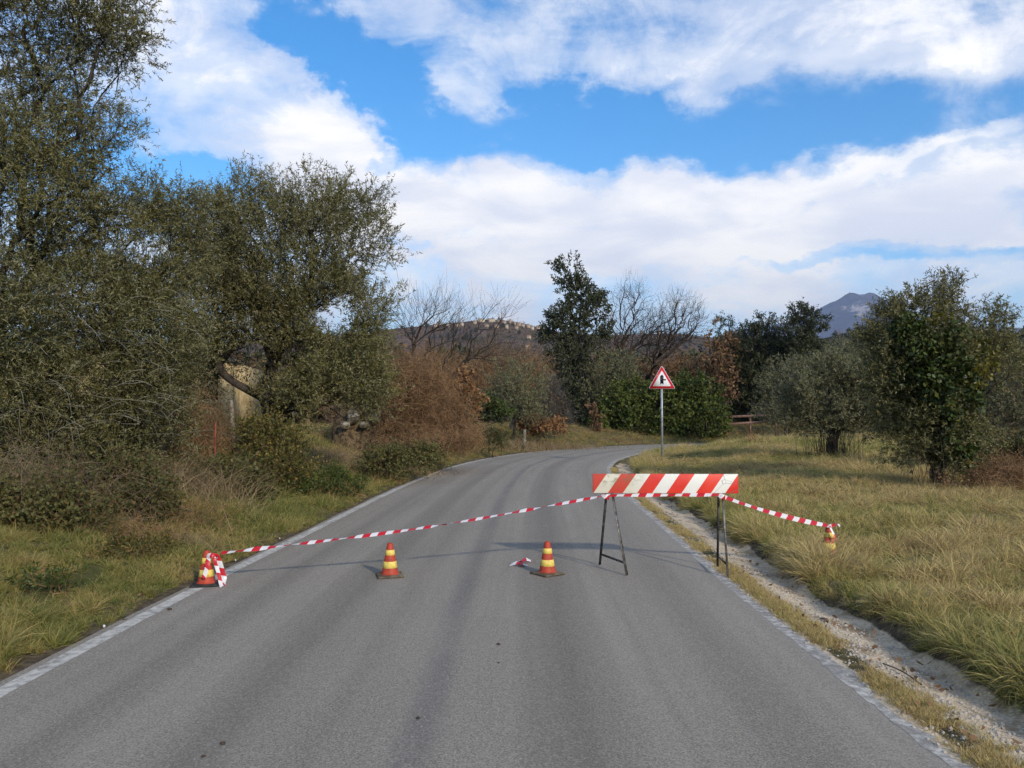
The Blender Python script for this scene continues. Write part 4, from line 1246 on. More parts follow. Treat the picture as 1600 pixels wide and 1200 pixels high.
b[:, 2] = ground_z(b[:, 0], b[:, 1])
V, F = strands(b, np.array([[0, 0, 1.0]]) + rng.normal(0, 0.16, (n, 3)), rng.uniform(0.5, 1.3, n), rng, 0.006, 6, 0.0, 0.06)
link('suckers', mesh('suckers', V - np.array(t['base']), [F], 'olive_bark'), t)['kind'] = 'stuff'
plant('olive_shrub', 'scrubby olive with bare grey twigs at the picture edge behind the ivy tree', 'shrub', 18.5, 1590, [(1585, 600, 48, 55, 0, 1.0), (1580, 680, 55, 50, 0, 1.0), (1640, 620, 60, 80, 0, 1.2), (1555, 640, 30, 50, 0, 0.8)], n_t=700, per=3, per_sprig=11, sprig=0.28, leaf=(0.07, 0.018), mat='olive_leaf_grey', bark='tan_twig', rmax=0.08, tip=0.006, seed=70)
thicket('dry_bramble', 'dry brown bramble at the foot of the ivy clad olive', 'bramble', 14.6, 1525, [(1525, 745, 62, 20, 0, 0.6), (1580, 735, 40, 26, 0, 0.6), (1490, 755, 30, 12, 0, 0.4)], 1500, 0.45, 0.004, 'brown_twig', 71, gravity=0.1, n_leaf=900, leaf_mat_='rust_leaf', leaf=(0.04, 0.03))
plant('dark_shrub', 'dark green shrub at the picture edge beyond the dry bramble', 'shrub', 17, 1590, [(1580, 725, 40, 30, 0, 0.7), (1630, 720, 45, 35, 0, 0.8)], n_t=260, per=3, per_sprig=10, sprig=0.2, leaf=(0.06, 0.035), mat='bramble_leaf', rmax=0.03, seed=72, shape='hex')

# left undergrowth
BR = dict(per=3, per_sprig=11, sprig=0.30, jitter=0.8, leaf=(0.052, 0.044), shape='diamond', rmax=0.02, tip=0.003, bark='brown_twig', crown_name='foliage', trunk_name='stems', stems=6, base_spread=0.5, cull=0.34, nscale=2.2)
BL = dict(BR, leaf=(0.042, 0.036), per=3, per_sprig=10, cull=0.42, jitter=0.95)
plant('bramble', 'dark green bramble bank under the tall olive', 'bramble', 9.0, 40, [(20, 790, 80, 50, 0, 0.6), (90, 800, 60, 38, -0.2, 0.5), (10, 840, 60, 25, -0.3, 0.4)], n_t=560, mat='bramble_leaf', seed=81, **BL)
plant('bramble', 'dense bramble bush under the drooping olive shoots', 'bramble', 10.0, 170, [(165, 765, 55, 50, 0, 0.5), (220, 790, 40, 30, 0, 0.4), (110, 760, 40, 30, 0.3, 0.4)], n_t=480, mat='bramble_leaf', seed=82, **BL)
plant('weed_clump', 'dark leafy weed clump low on the verge beside the taped cone', 'weeds', 8.6, 200, [(225, 862, 34, 14, 0, 0.3), (190, 880, 24, 12, -0.3, 0.3), (262, 850, 22, 10, 0.3, 0.3)], n_t=60, mat='ivy_bush_leaf', seed=96, **dict(BR, leaf=(0.05, 0.014), shape='diamond', sprig=0.16, up=0.9, per=2, cull=0.45))
plant('weed_clump', 'green leafy weed clump on the near verge by the picture edge', 'weeds', 6.8, 90, [(95, 905, 34, 16, 0, 0.25), (60, 925, 26, 12, 0, 0.2)], n_t=26, mat='green_weed_leaf', seed=97, **dict(BR, leaf=(0.055, 0.014), shape='diamond', sprig=0.16, up=0.9, per=2, cull=0.45))
plant('ivy_bush', 'green and yellow ivy bush at the foot of the broad olive', 'shrub', 15.2, 425, [(425, 695, 46, 34, 0, 0.6), (440, 740, 44, 36, -0.3, 0.6), (390, 735, 40, 30, -0.4, 0.5), (400, 670, 30, 20, 0, 0.4)], n_t=520, mat='ivy_bush_leaf', seed=83, **dict(BR, leaf=(0.05, 0.034), sprig=0.34, per_sprig=9, jitter=0.9))
plant('bramble', 'dark bramble clump between the dry reeds and the ivy bush', 'bramble', 13.2, 350, [(350, 755, 50, 26, 0, 0.5), (380, 770, 30, 20, 0, 0.4)], n_t=300, mat='bramble_leaf', seed=84, **BR)
plant('dark_shrub', 'low dark weeds on the verge below the vine mound', 'shrub', 19.5, 600, [(605, 725, 40, 20, 0, 0.6), (650, 715, 40, 14, 0.8, 0.5)], n_t=240, mat='bramble_leaf', seed=85, **BR)
plant('weed_patch', 'bright green weeds on the verge by the road curve', 'weeds', 15.0, 500, [(505, 748, 42, 14, 1.0, 0.8), (530, 760, 40, 12, 0.6, 0.6), (470, 760, 25, 12, 0.0, 0.5)], n_t=300, mat='green_weed_leaf', seed=86, **dict(BR, leaf=(0.07, 0.016), shape='diamond', sprig=0.16, up=1.2))
thicket('dry_bramble', 'brown tangle of dead stems before the ochre house', 'bramble', 15.5, 290, [(290, 650, 60, 50, 0, 0.8), (240, 690, 60, 40, 0, 0.7), (330, 690, 50, 30, 0, 0.7)], 2200, 0.6, 0.0042, 'brown_twig', 87, gravity=0.05, upward=0.9)
thicket('dry_bramble', 'red brown dead stems spilling onto the verge under the vine mound', 'bramble', 23, 690, [(690, 690, 60, 18, 0, 0.8), (640, 700, 60, 16, 0, 0.7), (730, 680, 30, 14, 0, 0.5)], 2000, 0.55, 0.0055, 'brown_twig', 88, gravity=0.1, upward=0.5)
stalks('dry_reeds', 'stand of dry straw coloured reeds between brambles and verge', 'reeds', 12.3, [(300, 45, 0, 0.6), (250, 30, 0, 0.4), (345, 30, 0.6, 0.4)], 1500, 0.75, 0.006, 'straw_blade', 91)
thicket('dry_bramble', 'pale dead stems trailing over the dark bramble bank', 'bramble', 8.9, 120, [(60, 740, 110, 70, 0, 0.5), (170, 780, 90, 50, 0.4, 0.5), (30, 820, 80, 30, -0.2, 0.4)], 420, 0.7, 0.0028, 'tan_twig', 89, gravity=0.1, upward=0.5, wander=0.16)
thicket('dry_bramble', 'brown dead stems at the foot of the brambles along the verge', 'bramble', 8.7, 200, [(200, 825, 90, 20, 0.3, 0.4), (60, 845, 90, 18, -0.2, 0.3), (300, 800, 60, 25, 1.6, 0.4)], 700, 0.4, 0.0026, 'brown_twig', 90, gravity=0.1, upward=0.6, wander=0.2)
stalks('dry_reeds', 'thin dead stalks standing among the brambles below the tall olive', 'reeds', 10.3, [(30, 50, 0, 0.5), (110, 40, 0.2, 0.4)], 500, 0.7, 0.004, 'straw_blade', 92)
stalks('dry_grass', 'swathe of pinkish dry grass before the pale rocks', 'grass', 21.5, [(540, 40, 0, 0.8), (600, 40, 0.4, 0.8), (500, 22, -2, 0.6)], 2600, 0.6, 0.006, 'straw_blade', 93, lean=0.5)
stalks('dry_grass', 'dry golden grass along the outer edge of the bend', 'grass', 41, [(880, 40, 0, 0.8), (830, 30, -1, 0.6), (800, 25, -3, 0.8)], 1500, 0.6, 0.012, 'straw_blade', 94, lean=0.4)
stalks('grass_tussock', 'arching green grass tussock on the near verge beside the edge line', 'grass', 6.05, [(70, 5, 0, 0.03)], 150, 0.30, 0.0032, 'tussock_blade', 98, lean=0.55)
stalks('grass_tussock', 'pale dry grass tussock in the verge above the taped cone', 'grass', 9.3, [(330, 8, 0, 0.06), (300, 8, 0.2, 0.06)], 220, 0.34, 0.0034, 'straw_blade', 99, lean=0.6)
stalks('dry_weeds', 'reddish dry weed stalks in the meadow beyond the barrier', 'weeds', 33, [(1178, 8, 0, 0.3), (1180, 12, 0.4, 0.3)], 70, 0.75, 0.009, 'brown_twig', 95, lean=0.25)

# ------------------------------------------------------------------ house and rocks behind the olives
hx, hy = -12.3, 27.5
hz = gz(hx, hy) - 0.1
house = thing('old_house', 'derelict ochre rendered house mostly hidden behind the olives', 'house', (hx, hy, hz), R(6))
W, Dp, Hh = 6.4, 5.0, 2.45
wall = MB()
dx0, dx1, dzt = -0.55, 0.15, 1.75                       # doorway in the front wall
wx0, wx1, wz0, wz1 = 2.2, 2.8, 1.2, 2.1                 # window
for x0, x1, z0, z1 in ((-W / 2, dx0, 0, Hh), (dx0, dx1, dzt, Hh), (dx1, wx0, 0, Hh), (wx0, wx1, 0, wz0), (wx0, wx1, wz1, Hh), (wx1, W / 2, 0, Hh)):
    wall.box(((x0 + x1) / 2, -Dp / 2, (z0 + z1) / 2), (x1 - x0, 0.35, z1 - z0))
wall.box((0, Dp / 2, Hh / 2), (W, 0.35, Hh)).box((-W / 2 + 0.175, 0, Hh / 2), (0.35, Dp - 0.36, Hh)).box((W / 2 - 0.175, 0, Hh / 2), (0.35, Dp - 0.36, Hh))
wall.obj('wall', 'ochre_wall', house)
dr = MB().box(((dx0 + dx1) / 2, -Dp / 2 + 0.1, dzt / 2), (dx1 - dx0 - 0.01, 0.05, dzt - 0.01)).obj('door', 'old_door', house)
MB().box(((dx0 + dx1) / 2, -Dp / 2 - 0.19, dzt + 0.09), (dx1 - dx0 + 0.4, 0.06, 0.16)).obj('lintel', 'white_wall', dr)
wn = MB().box(((wx0 + wx1) / 2, -Dp / 2 + 0.1, (wz0 + wz1) / 2), (wx1 - wx0 - 0.01, 0.04, wz1 - wz0 - 0.01)).obj('window', 'old_door', house)
MB().box(((wx0 + wx1) / 2, -Dp / 2 - 0.2, wz0 - 0.05), (wx1 - wx0 + 0.2, 0.12, 0.06)).obj('sill', 'grey_wood', wn)
rf = MB().box((0, 0, Hh - 0.2), (W - 0.71, Dp - 0.36, 0.2)).obj('roof', 'roof_clay', house)
MB().box((0, -Dp / 2, Hh + 0.05), (W + 0.16, 0.52, 0.1)).obj('coping', 'grey_wood', house)


def rock_mesh(name, seed, sx, sy, sz, mat='stone', n=10):
    rng = np.random.default_rng(seed)
    th = np.linspace(0, math.pi, n)
    ph = np.linspace(0, 2 * math.pi, 2 * n, endpoint=False)
    T, Ph = np.meshgrid(th, ph, indexing='ij')
    V = np.stack([np.sin(T) * np.cos(Ph), np.sin(T) * np.sin(Ph), np.cos(T)], -1)
    r = 0.62 + 0.76 * vnoise(V[..., 0] * 1.3 + seed, V[..., 1] * 1.3, V[..., 2] * 1.3 + seed * 2.3, 3)
    V = np.sign(V) * np.abs(V) ** 0.8 * r[..., None] * [sx, sy, sz]
    k = 2 * n
    ii = np.arange(n * k).reshape(n, k)
    F = np.stack([ii[:-1], ii[1:], np.roll(ii, -1, 1)[1:], np.roll(ii, -1, 1)[:-1]], -1).reshape(-1, 4)
    return mesh(name, V.reshape(-1, 3), [F], mat, smooth=False)


ROCKS = [(552, 652, 0.20, 0.20, 'pale rock nearest the broad olive, under the twigs'), (573, 637, 0.13, 0.10, 'small pale rock perched above the others'), (590, 650, 0.26, 0.19, 'widest pale rock before the vine mound'),
         (612, 657, 0.20, 0.14, 'low pale rock against the vine mound'), (540, 664, 0.15, 0.12, 'small rock at the olive end of the pale rocks'), (570, 664, 0.20, 0.11, 'flat rock at the foot of the pale rocks')]
for i, (px, py, w, h, lab) in enumerate(ROCKS):
    p = at(px, py, 25.4 - 0.1 * (i > 3) + 0.15 * (i == 1))
    tag(link('rock', rock_mesh('rock', 3 + i, w, w * 0.8, h, 'rubble_stone'), None, p, (0, 0, i * 0.9)), lab, 'rock', 'pale rocks beneath the thicket')
# leaf strewn bank that carries them
pm = at(578, 690, 26.0)
tag(link('earth_mound', rock_mesh('earth_mound', 40, 1.5, 0.85, 1.65, 'dead_leaf', 14), None, (pm[0], pm[1], gz(pm[0], pm[1]) - 0.1)), 'leaf strewn mound carrying the pale rocks', 'mound')


def post(name, label, cat, px, d, h, r, mat, lean=(0, 0), square=False, group=None):
    x = (px - 800) / FPX * d
    z = gz(x, d)
    o = MB()
    if square:
        o.bar((0, 0, -0.2), (lean[0], lean[1], h), r * 2, r * 1.8, up=(0, 1, 0.01))
    else:
        o.lathe([(0.001, -0.2), (r, -0.2), (r * 0.96, h * 0.5), (r * 0.9, h - 0.02), (r * 0.6, h), (0.001, h)], 10)
        V = o.v[0]
        V[:, 0] += lean[0] * np.clip(V[:, 2], 0, None) / h
        V[:, 1] += lean[1] * np.clip(V[:, 2], 0, None) / h
    ob = o.obj(name, mat, None, (x, d, z))
    return tag(ob, label, cat, group)


post('iron_post', 'rusty red iron fence post standing in the dead grass', 'post', 337, 14.0, 1.05, 0.022, 'rust_red')
post('wooden_stake', 'pale leaning wooden stake against the broad olive', 'post', 369, 16.2, 1.5, 0.05, 'grey_wood', (-0.10, 0.0))
post('fence_post', 'grey squared wooden post at the outer road edge', 'post', 819, 38.5, 0.95, 0.06, 'grey_wood', (0.03, 0), True, 'fence posts by the bend')
post('fence_post', 'thin dark post behind the small tussock shrub', 'post', 764, 34.0, 1.0, 0.03, 'dark_bark', (0.02, 0), False, 'fence posts by the bend')
post('fence_post', 'thin rusty post midway along the verge fence', 'post', 784, 35.5, 1.0, 0.025, 'rust_red', (0.0, 0), False, 'fence posts by the bend')

# rail fence at the far side of the meadow
fx0, fx1, fd = 1122, 1218, 54.0
pa, pb = at(fx0, 652, fd), at(fx1, 648, fd)
pc, pd_, pe = at(fx0, 664, fd), at(1190, 659, fd), at(fx1, 655, fd)
rl = thing('rail_fence', 'reddish two rail fence before the dark evergreens', 'fence', (pa[0], fd, gz(pa[0], fd)))
b0 = np.array(rl.location)
MB().bar(pa - b0, pb - b0, 0.09, 0.16).obj('rail', 'rail_paint', rl)
MB().bar(pc - b0, pd_ - b0, 0.09, 0.14).bar(pd_ - b0, pe - b0, 0.085, 0.135).obj('rail', 'rail_paint', rl)
for px in (1128, 1172, 1212):
    q = at(px, 650, fd + 0.1)
    zz = gz(q[0], q[1])
    MB().box((q[0] - b0[0], q[1] - b0[1], (q[2] + zz) / 2 - b0[2] - 0.05), (0.12, 0.1, q[2] - zz + 0.2)).obj('post', 'rail_paint', rl)

# ------------------------------------------------------------------ hilltop village
def village_house(w, dpt, h, rise, wm):
    wallm = MB().box((0, 0, h / 2 - 2), (w, dpt, h + 4)).mesh('wall', wm)
    r = MB()
    a, b_ = w / 2 + 0.4, dpt / 2 + 0.4
    r.add([(-a, -b_, h), (a, -b_, h), (a, b_, h), (-a, b_, h), (-a, 0, h + rise), (a, 0, h + rise)], [[0, 1, 5, 4], [2, 3, 4, 5]], [[0, 4, 3], [1, 2, 5]])
    return wallm, r.mesh('roof', 'village_roof')


VT = [village_house(9, 8, 6, 2.0, 'village_wall'), village_house(7, 7, 7.5, 1.6, 'village_wall_pale'), village_house(16, 8, 6.5, 1.8, 'village_wall_pale'), village_house(6, 6, 9.5, 1.2, 'village_wall')]
VH = [(686, 504, 1, 'second house from the left end of the hill village'), (680, 507, 0, 'leftmost house on the hill village ridge'), (714, 506, 0, 'fourth house from the left end of the hill village'), (722, 505, 1, 'fifth house from the left end of the hill village'), (742, 502, 0, None), (752, 499, 2, 'long pale building crowning the village ridge'), (768, 499, 2, 'second long building, right beside the ridge top one'), (779, 501, 1, None), (788, 502, 0, None),
      (797, 502, 3, 'tower like house sticking up from the village'), (803, 504, 0, None), (792, 509, 1, None), (811, 505, 0, None), (807, 510, 0, None), (817, 508, 1, None), (825, 508, 0, None), (832, 511, 1, None), (841, 510, 0, 'lone red roofed house at the far end of the village'),
      (776, 508, 0, None), (826, 525, 0, 'house alone on the slope below the hill village'), (824, 541, 0, 'lowest house on the village hill, nearest the evergreen oak'), (700, 507, 1, 'third house from the left end of the hill village'), (760, 507, 0, None), (1003, 517, 1, 'pale house on the skyline behind the first bare oak'), (1030, 519, 0, 'pale house on the skyline behind the fan twigged oak')]
for i, (px, py, k, lab) in enumerate(VH):
    yy = 1180 - (py - 498) * 14 if py < 518 else 1000 - (py - 520) * 8
    p = at(px, py, yy)
    zz = float(hill_z(p[0], p[1]))
    # slide along the slope until the house stands on the ground at that sight line
    for _ in range(30):
        err = zz - at(px, py + 4, yy)[2]
        yy = float(np.clip(yy - err * 1.6, 700, 1197))
        p = at(px, py + 4, yy)
        zz = float(hill_z(p[0], p[1]))
    v = thing('village_house', lab or 'small pale stone house in the distant hill village', 'house', (p[0], p[1], zz), R(random.Random(i).uniform(-35, 35)), 'houses of the hill village')
    for me, nm in zip(VT[k], ('wall', 'roof')):
        link(nm, me, v).scale = (0.62, 0.62, 0.62)

# ------------------------------------------------------------------ warning sign
spx, sd = 1034, 26.8
sgx = (spx - 800) / FPX * sd
sgz = gz(sgx, sd)
sign = thing('road_sign', 'red bordered triangular side road warning sign on grey pole', 'sign', (sgx, sd, sgz), R(-2))
top_z = at(spx, 571, sd)[2] - sgz
side_w = 0.91
th_ = side_w * math.sqrt(3) / 2
cz = top_z - th_ * 2 / 3


def tri(side, rnd=0.035, n=5):
    h = side * math.sqrt(3) / 2
    pts = []
    for i, a in enumerate((90, 210, 330)):
        R_ = h * 2 / 3 - 2 * rnd
        c = (R_ * math.cos(R(a)), R_ * math.sin(R(a)))
        for j in range(n):
            b = R(a - 60 + 120 * j / (n - 1))
            pts.append((c[0] + rnd * math.cos(b), c[1] + rnd * math.sin(b)))
    return pts


MB().lathe([(0.001, -0.2), (0.038, -0.2), (0.038, top_z - 0.12), (0.001, top_z - 0.12)], 14).obj('post', 'galvanised', sign, smooth=False)
sh = lambda pts: [(p[0], p[1] + cz) for p in pts]
pl = MB().prism(sh(tri(side_w)), -0.062, -0.046).obj('plate', 'sign_white', sign)
MB().prism(sh(tri(side_w * 0.955, 0.028)), -0.067, -0.0625).obj('red_border', 'sign_red', pl)
MB().prism(sh(tri(side_w * 0.67, 0.006)), -0.072, -0.0675).obj('white_field', 'sign_white', pl)
u_ = side_w / 860.0                                       # zoomed photograph pixels to metres
q = lambda x, y: ((x - 528) * u_, (700 - y) * u_ + cz)
MB().prism([q(472, 545), q(478, 815)[:2], q(525, 770), q(578, 815), q(578, 680), q(655, 680), q(655, 640), q(578, 640), q(580, 545), q(530, 498)][::-1], -0.077, -0.0725).obj('symbol', 'sign_black', pl)
for zc in (cz - 0.18, cz + 0.10):
    MB().box((0, -0.022, zc), (0.14, 0.04, 0.035)).obj('bracket', 'galvanised', sign)

# ------------------------------------------------------------------ cones
H = 0.325


def cone(label, x, y, rotz, base_mat='cone_rubber', lean=0.0, group='striped traffic cones'):
    z = gz(x, y)
    s = float(road_s(np.array([x]), np.array([y]))[0])
    if -0.2 < s < 5.1:
        z = 0.004 + 0.035 * (1 - ((s - 2.5) / 2.6) ** 2)
    c = thing('traffic_cone', label, 'cone', (x, y, z), rotz, group)
    c.rotation_euler = (0, lean, rotz)
    b = MB()
    e = 0.128
    pts = []
    for sx_, sy_ in ((1, 1), (-1, 1), (-1, -1), (1, -1)):
        pts.append((sx_ * e, sy_ * e))
    b.add([(p[0], p[1], 0.0) for p in pts] + [(p[0], p[1], 0.016) for p in pts] + [(p[0] * 0.72, p[1] * 0.72, 0.024) for p in pts],
          [[0, 1, 5, 4], [1, 2, 6, 5], [2, 3, 7, 6], [3, 0, 4, 7], [4, 5, 9, 8], [5, 6, 10, 9], [6, 7, 11, 10], [7, 4, 8, 11], [8, 9, 10, 11], [3, 2, 1, 0]])
    bevel(b.obj('base', base_mat, c), 0.006, 2)
    rr = lambda f: 0.083 - (0.083 - 0.027) * f
    zz = lambda f: 0.024 + (H - 0.024) * f
    cuts = [0, 0.20, 0.41, 0.61, 0.78, 1.0]
    body = MB()
    body.lathe([(0.094, 0.0235), (0.086, zz(0.02)), (rr(0.05), zz(0.05)), (rr(0.95), zz(0.95)), (rr(1) - 0.002, zz(0.985)), (rr(1) - 0.008, zz(1.0)), (0.012, zz(0.99)), (0.001, zz(0.97))], 28)
    body.obj('body', 'cone_red', c, smooth=True)
    for a, b_ in ((0.20, 0.41), (0.61, 0.78)):
        MB().lathe([(rr(a), zz(a)), (rr(a) + 0.0022, zz(a) + 0.001), (rr(b_) + 0.0022, zz(b_) - 0.001), (rr(b_), zz(b_))], 28).obj('band', 'cone_yellow', c, smooth=True)
    return c


cone('striped cone at the road edge draped with barrier tape', -2.92, 7.72, R(8), 'cone_rubber_black')
cone('striped cone standing alone in the lane between edge line and tape scrap', -1.21, 8.0, R(14))
cone('striped cone beside the tape scrap, left of the barrier', 0.355, 8.1, R(38))
c4x, c4y = 3.42, 8.7
cone('striped cone half hidden in the meadow grass holding the tape end', c4x, c4y, R(20), 'cone_rubber_black', 0.0)

# ------------------------------------------------------------------ barrier
def rz(x, y):
    s = float(road_s(np.array([x]), np.array([y]))[0])
    return 0.004 + 0.035 * (1 - ((s - 2.5) / 2.6) ** 2) if s < 5.1 else gz(x, y)


bl, br = np.array([0.835, 8.35]), np.array([2.338, 8.33])
bc = np.append((bl + br) / 2, 0.0)
bar = thing('road_barrier', 'red and white striped barrier board on two steel trestles', 'barrier', bc)
zb0, zb1 = at(1040, 770, 8.35)[2], at(1040, 740, 8.35)[2]
bm = bevel(MB().box((0, 0, 0), (1.503, 0.024, zb1 - zb0)).obj('board', 'board_print', bar, (0, -0.03, (zb0 + zb1) / 2), (0, R(0.15), 0)), 0.004)


def pin(p):
    return np.asarray(p, float) - bc


for tx, front, rear in ((1.005, (1.147, 8.08), (0.942, 8.66)), (2.165, (2.16, 8.08), (2.205, 8.66))):
    topf, topr = pin((tx + 0.01, 8.335, zb0 + 0.12)), pin((tx - 0.01, 8.375, zb0 + 0.10))
    f0, r0 = pin((*front, rz(*front))), pin((*rear, rz(*rear)))
    lf = MB()
    lf.bar(f0, topf, 0.022, 0.004).bar(f0 + [0.011, 0.011, 0], topf + [0.011, 0.011, 0], 0.004, 0.022)
    lf.obj('leg', 'bare_steel', bar)
    lr = MB()
    lr.bar(r0, topr, 0.024, 0.012)
    lr.obj('leg', 'dark_steel', bar)
    k = 0.13
    MB().bar(f0 + (topf - f0) * k, r0 + (topr - r0) * k, 0.006, 0.022).obj('brace', 'dark_steel', bar)
    MB().box((topf + topr) / 2 + [0, 0, -0.005], (0.05, 0.06, 0.05)).obj('bracket', 'dark_steel', bar)

# ------------------------------------------------------------------ barrier tape
def ribbon(name, pts, width, parent, base, twist=None, u0=0.0, step=0.015, face=(0, -1, 0.15), mat='tape_film'):
    """Film strip along a path; twist: angle (degrees) at each control point."""
    P = catmull(np.asarray(pts, float), step) if len(pts) > 2 else np.linspace(pts[0], pts[1], max(3, int(np.linalg.norm(np.subtract(pts[1], pts[0])) / step)))
    seg = np.concatenate([[0], np.cumsum(np.linalg.norm(np.diff(P, axis=0), axis=1))])
    T = unit(np.gradient(P, axis=0))
    n0 = np.zeros_like(P) + np.asarray(face, float)
    S = unit(np.cross(T, n0))
    N = np.cross(S, T)
    if twist is None:
        tw = np.zeros(len(P))
    else:
        tw = np.radians(np.interp(np.linspace(0, 1, len(P)), np.linspace(0, 1, len(twist)), twist))
    W = unit(S * np.cos(tw)[:, None] + N * np.sin(tw)[:, None])
    a, b = P - W * width / 2, P + W * width / 2
    m = P + np.cross(W, T) * width * 0.10
    V = np.stack([a, m, b], 1).reshape(-1, 3)
    k = len(P)
    ii = np.arange(k * 3).reshape(k, 3)
    F = np.stack([ii[:-1, :-1], ii[:-1, 1:], ii[1:, 1:], ii[1:, :-1]], -1).reshape(-1, 4)
    uv = np.stack([np.repeat(seg + u0, 3), np.tile([0, width / 2, width], k)], -1)
    return link(name, mesh(name, V - base, [F], mat, uv=uv, smooth=True), parent)


tapeb = np.array([-2.92, 7.72, 0.0])
tape = thing('barrier_tape', 'red and white tape stretched from cone to barrier to meadow cone', 'tape', tapeb)
rngt = np.random.default_rng(9)
A, B = at(346, 864, 7.72), at(947, 774, 8.30)
fr = np.linspace(0, 1, 24)
path = A + (B - A) * fr[:, None]
path[:, 2] -= 0.045 * 4 * fr * (1 - fr)
for i, f in enumerate(fr):                                # follow the sight of the sag: nearly straight
    path[i, 2] += 0.004 * math.sin(9 * f)
tw = 60 + 16 * np.sin(fr * 47) + 12 * rngt.normal(size=24)
ribbon('span', path, 0.050, tape, tapeb, tw)
Bb, Cc = at(947, 774, 8.29), at(1130, 773, 8.28)
fr = np.linspace(0, 1, 10)
path = Bb + (Cc - Bb) * fr[:, None]
ribbon('span', path, 0.05, tape, tapeb, 48 + 12 * np.sin(fr * 14), 0.4)
De, Ee = at(1131, 776, 8.30), at(1293, 821, c4y - 0.05)
fr = np.linspace(0, 1, 14)
path = De + (Ee - De) * fr[:, None]
path[:, 2] -= 0.03 * 4 * fr * (1 - fr)
ribbon('span', path, 0.054, tape, tapeb, 30 + 20 * np.sin(fr * 7), 0.1)
# knot and tails on the meadow cone
pc4 = at(1293, 821, c4y - 0.04)
ribbon('loop', [pc4 + [-0.035, 0, 0], pc4 + [0.0, -0.03, -0.01], pc4 + [0.04, -0.01, 0.0], pc4 + [0.09, 0.0, 0.012], pc4 + [0.14, 0.02, -0.005]], 0.04, tape, tapeb, [20, 70, 10, 80, 30], 0.2)
ribbon('tail', [pc4 + [0.01, -0.035, 0.0], pc4 + [0.03, -0.045, -0.05], pc4 + [0.05, -0.06, -0.10], pc4 + [0.062, -0.07, -0.14]], 0.022, tape, tapeb, [0, 20, 10, 30], 0.5)
# knots on the trestles
for px in (947, 1128):
    k0 = at(px, 775, 8.28)
    ribbon('loop', [k0 + [-0.03, 0.03, 0.015], k0 + [-0.02, -0.03, 0.0], k0 + [0.02, -0.03, -0.012], k0 + [0.03, 0.03, -0.02]], 0.045, tape, tapeb, [0, 15, -15, 5], 0.05)
# drape over the road edge cone (photo pixels at the cone's depth)
def dr_(pts, dz=0.0):
    return [at(300 + x / 15.0, 850 + y / 15.0, 7.72 + d_) for x, y, d_ in pts]


ribbon('tail', dr_([(540, 265, -0.02), (450, 262, -0.06), (400, 310, -0.07), (370, 420, -0.085), (340, 580, -0.10), (300, 720, -0.11), (270, 800, -0.115)]), 0.040, tape, tapeb, [10, 25, 0, 20, -10, 15, 5], 0.04)
ribbon('tail', dr_([(470, 275, -0.07), (520, 330, -0.08), (545, 440, -0.09), (590, 580, -0.10), (630, 720, -0.12), (660, 860, -0.14), (690, 985, -0.16), (715, 1000, -0.17)]), 0.034, tape, tapeb, [0, 30, -10, 35, 10, 40, 0, 60], 0.11)
ribbon('tail', dr_([(550, 262, -0.01), (605, 320, 0.0), (645, 430, 0.0), (690, 560, 0.0), (725, 690, -0.01), (755, 800, -0.02), (735, 900, -0.04), (735, 965, -0.06)]), 0.048, tape, tapeb, [10, -5, 15, -10, 10, 0, 45, 70], 0.0)
ribbon('loop', dr_([(360, 330, -0.07), (400, 275, -0.085), (480, 265, -0.09), (550, 280, -0.07), (585, 300, -0.03), (560, 290, 0.03)]), 0.045, tape, tapeb, [20, 0, 30, 0, -20, 0], 0.09)
# scrap of tape on the asphalt
scr = at(815, 884, 8.62)
scb = np.array([scr[0], scr[1], rz(scr[0], scr[1]) + 0.004])
scrap = thing('tape_scrap', 'crumpled scrap of red and white tape on the asphalt', 'tape', scb)
ribbon('strip', [scb + [-0.13, -0.10, 0.005], scb + [-0.04, -0.12, 0.035], scb + [0.04, -0.10, 0.006], scb + [0.00, -0.02, 0.03], scb + [-0.03, 0.04, 0.008], scb + [0.05, 0.10, 0.03], scb + [0.10, 0.16, 0.008]], 0.055, scrap, scb, [80, 60, 100, 70, 95, 60, 85], 0.05, face=(0, -1, 0.02))

# ------------------------------------------------------------------ small litter on the road and verge
LIT = [(907, 1081, 'dark pebble on the tar joint', 'cone_rubber_black', 0.018), (653, 1126, 'dark clod on the tar joint close to the camera', 'cone_rubber_black', 0.02), (779, 1009, 'dark leaf fragment in the lane', 'old_door', 0.022), (779, 1038, 'tiny dark crumb in the lane', 'old_door', 0.012),
       (265, 949, 'dark clod lying on the white edge line', 'old_door', 0.03), (318, 1184, 'dark crumb near the lower picture edge', 'old_door', 0.016), (348, 1164, 'dry leaf bit on the asphalt', 'old_door', 0.022)]
for i, (px, py, lab, mt, r_) in enumerate(LIT[1:]):
    rr_ = ray(px, py)
    tt = (CAM_H - 0.03) / -rr_[2]
    p = np.array([0, 0, CAM_H]) + rr_ * tt
    tag(link('clod', rock_mesh('clod', 60 + i, r_ * 0.6, r_ * 0.4, r_ * 0.3, mt, 6), None, (p[0], p[1], rz(p[0], p[1]) + r_ * 0.2)), lab, 'clod', 'bits lying on the asphalt')
for i, (px, py, lab) in enumerate([(163, 976, 'white litter scrap in the grass at the edge line'), (175, 878, 'white petal like litter on the verge'), (368, 880, 'pale pebble beside the taped cone'), (437, 842, 'white pebble in the verge grass along the edge line')]):
    dd = 5.9 if i == 0 else (8.0 if i == 1 else (9.0 if i == 2 else 10.6))
    p = at(px, py, dd)
    z0 = gz(p[0], p[1])
    tag(link('pebble', rock_mesh('pebble', 70 + i, 0.009, 0.008, 0.011, 'litter_white', 6), None, (p[0], p[1], max(p[2] - 0.01, z0 + 0.01))), lab, 'pebble')
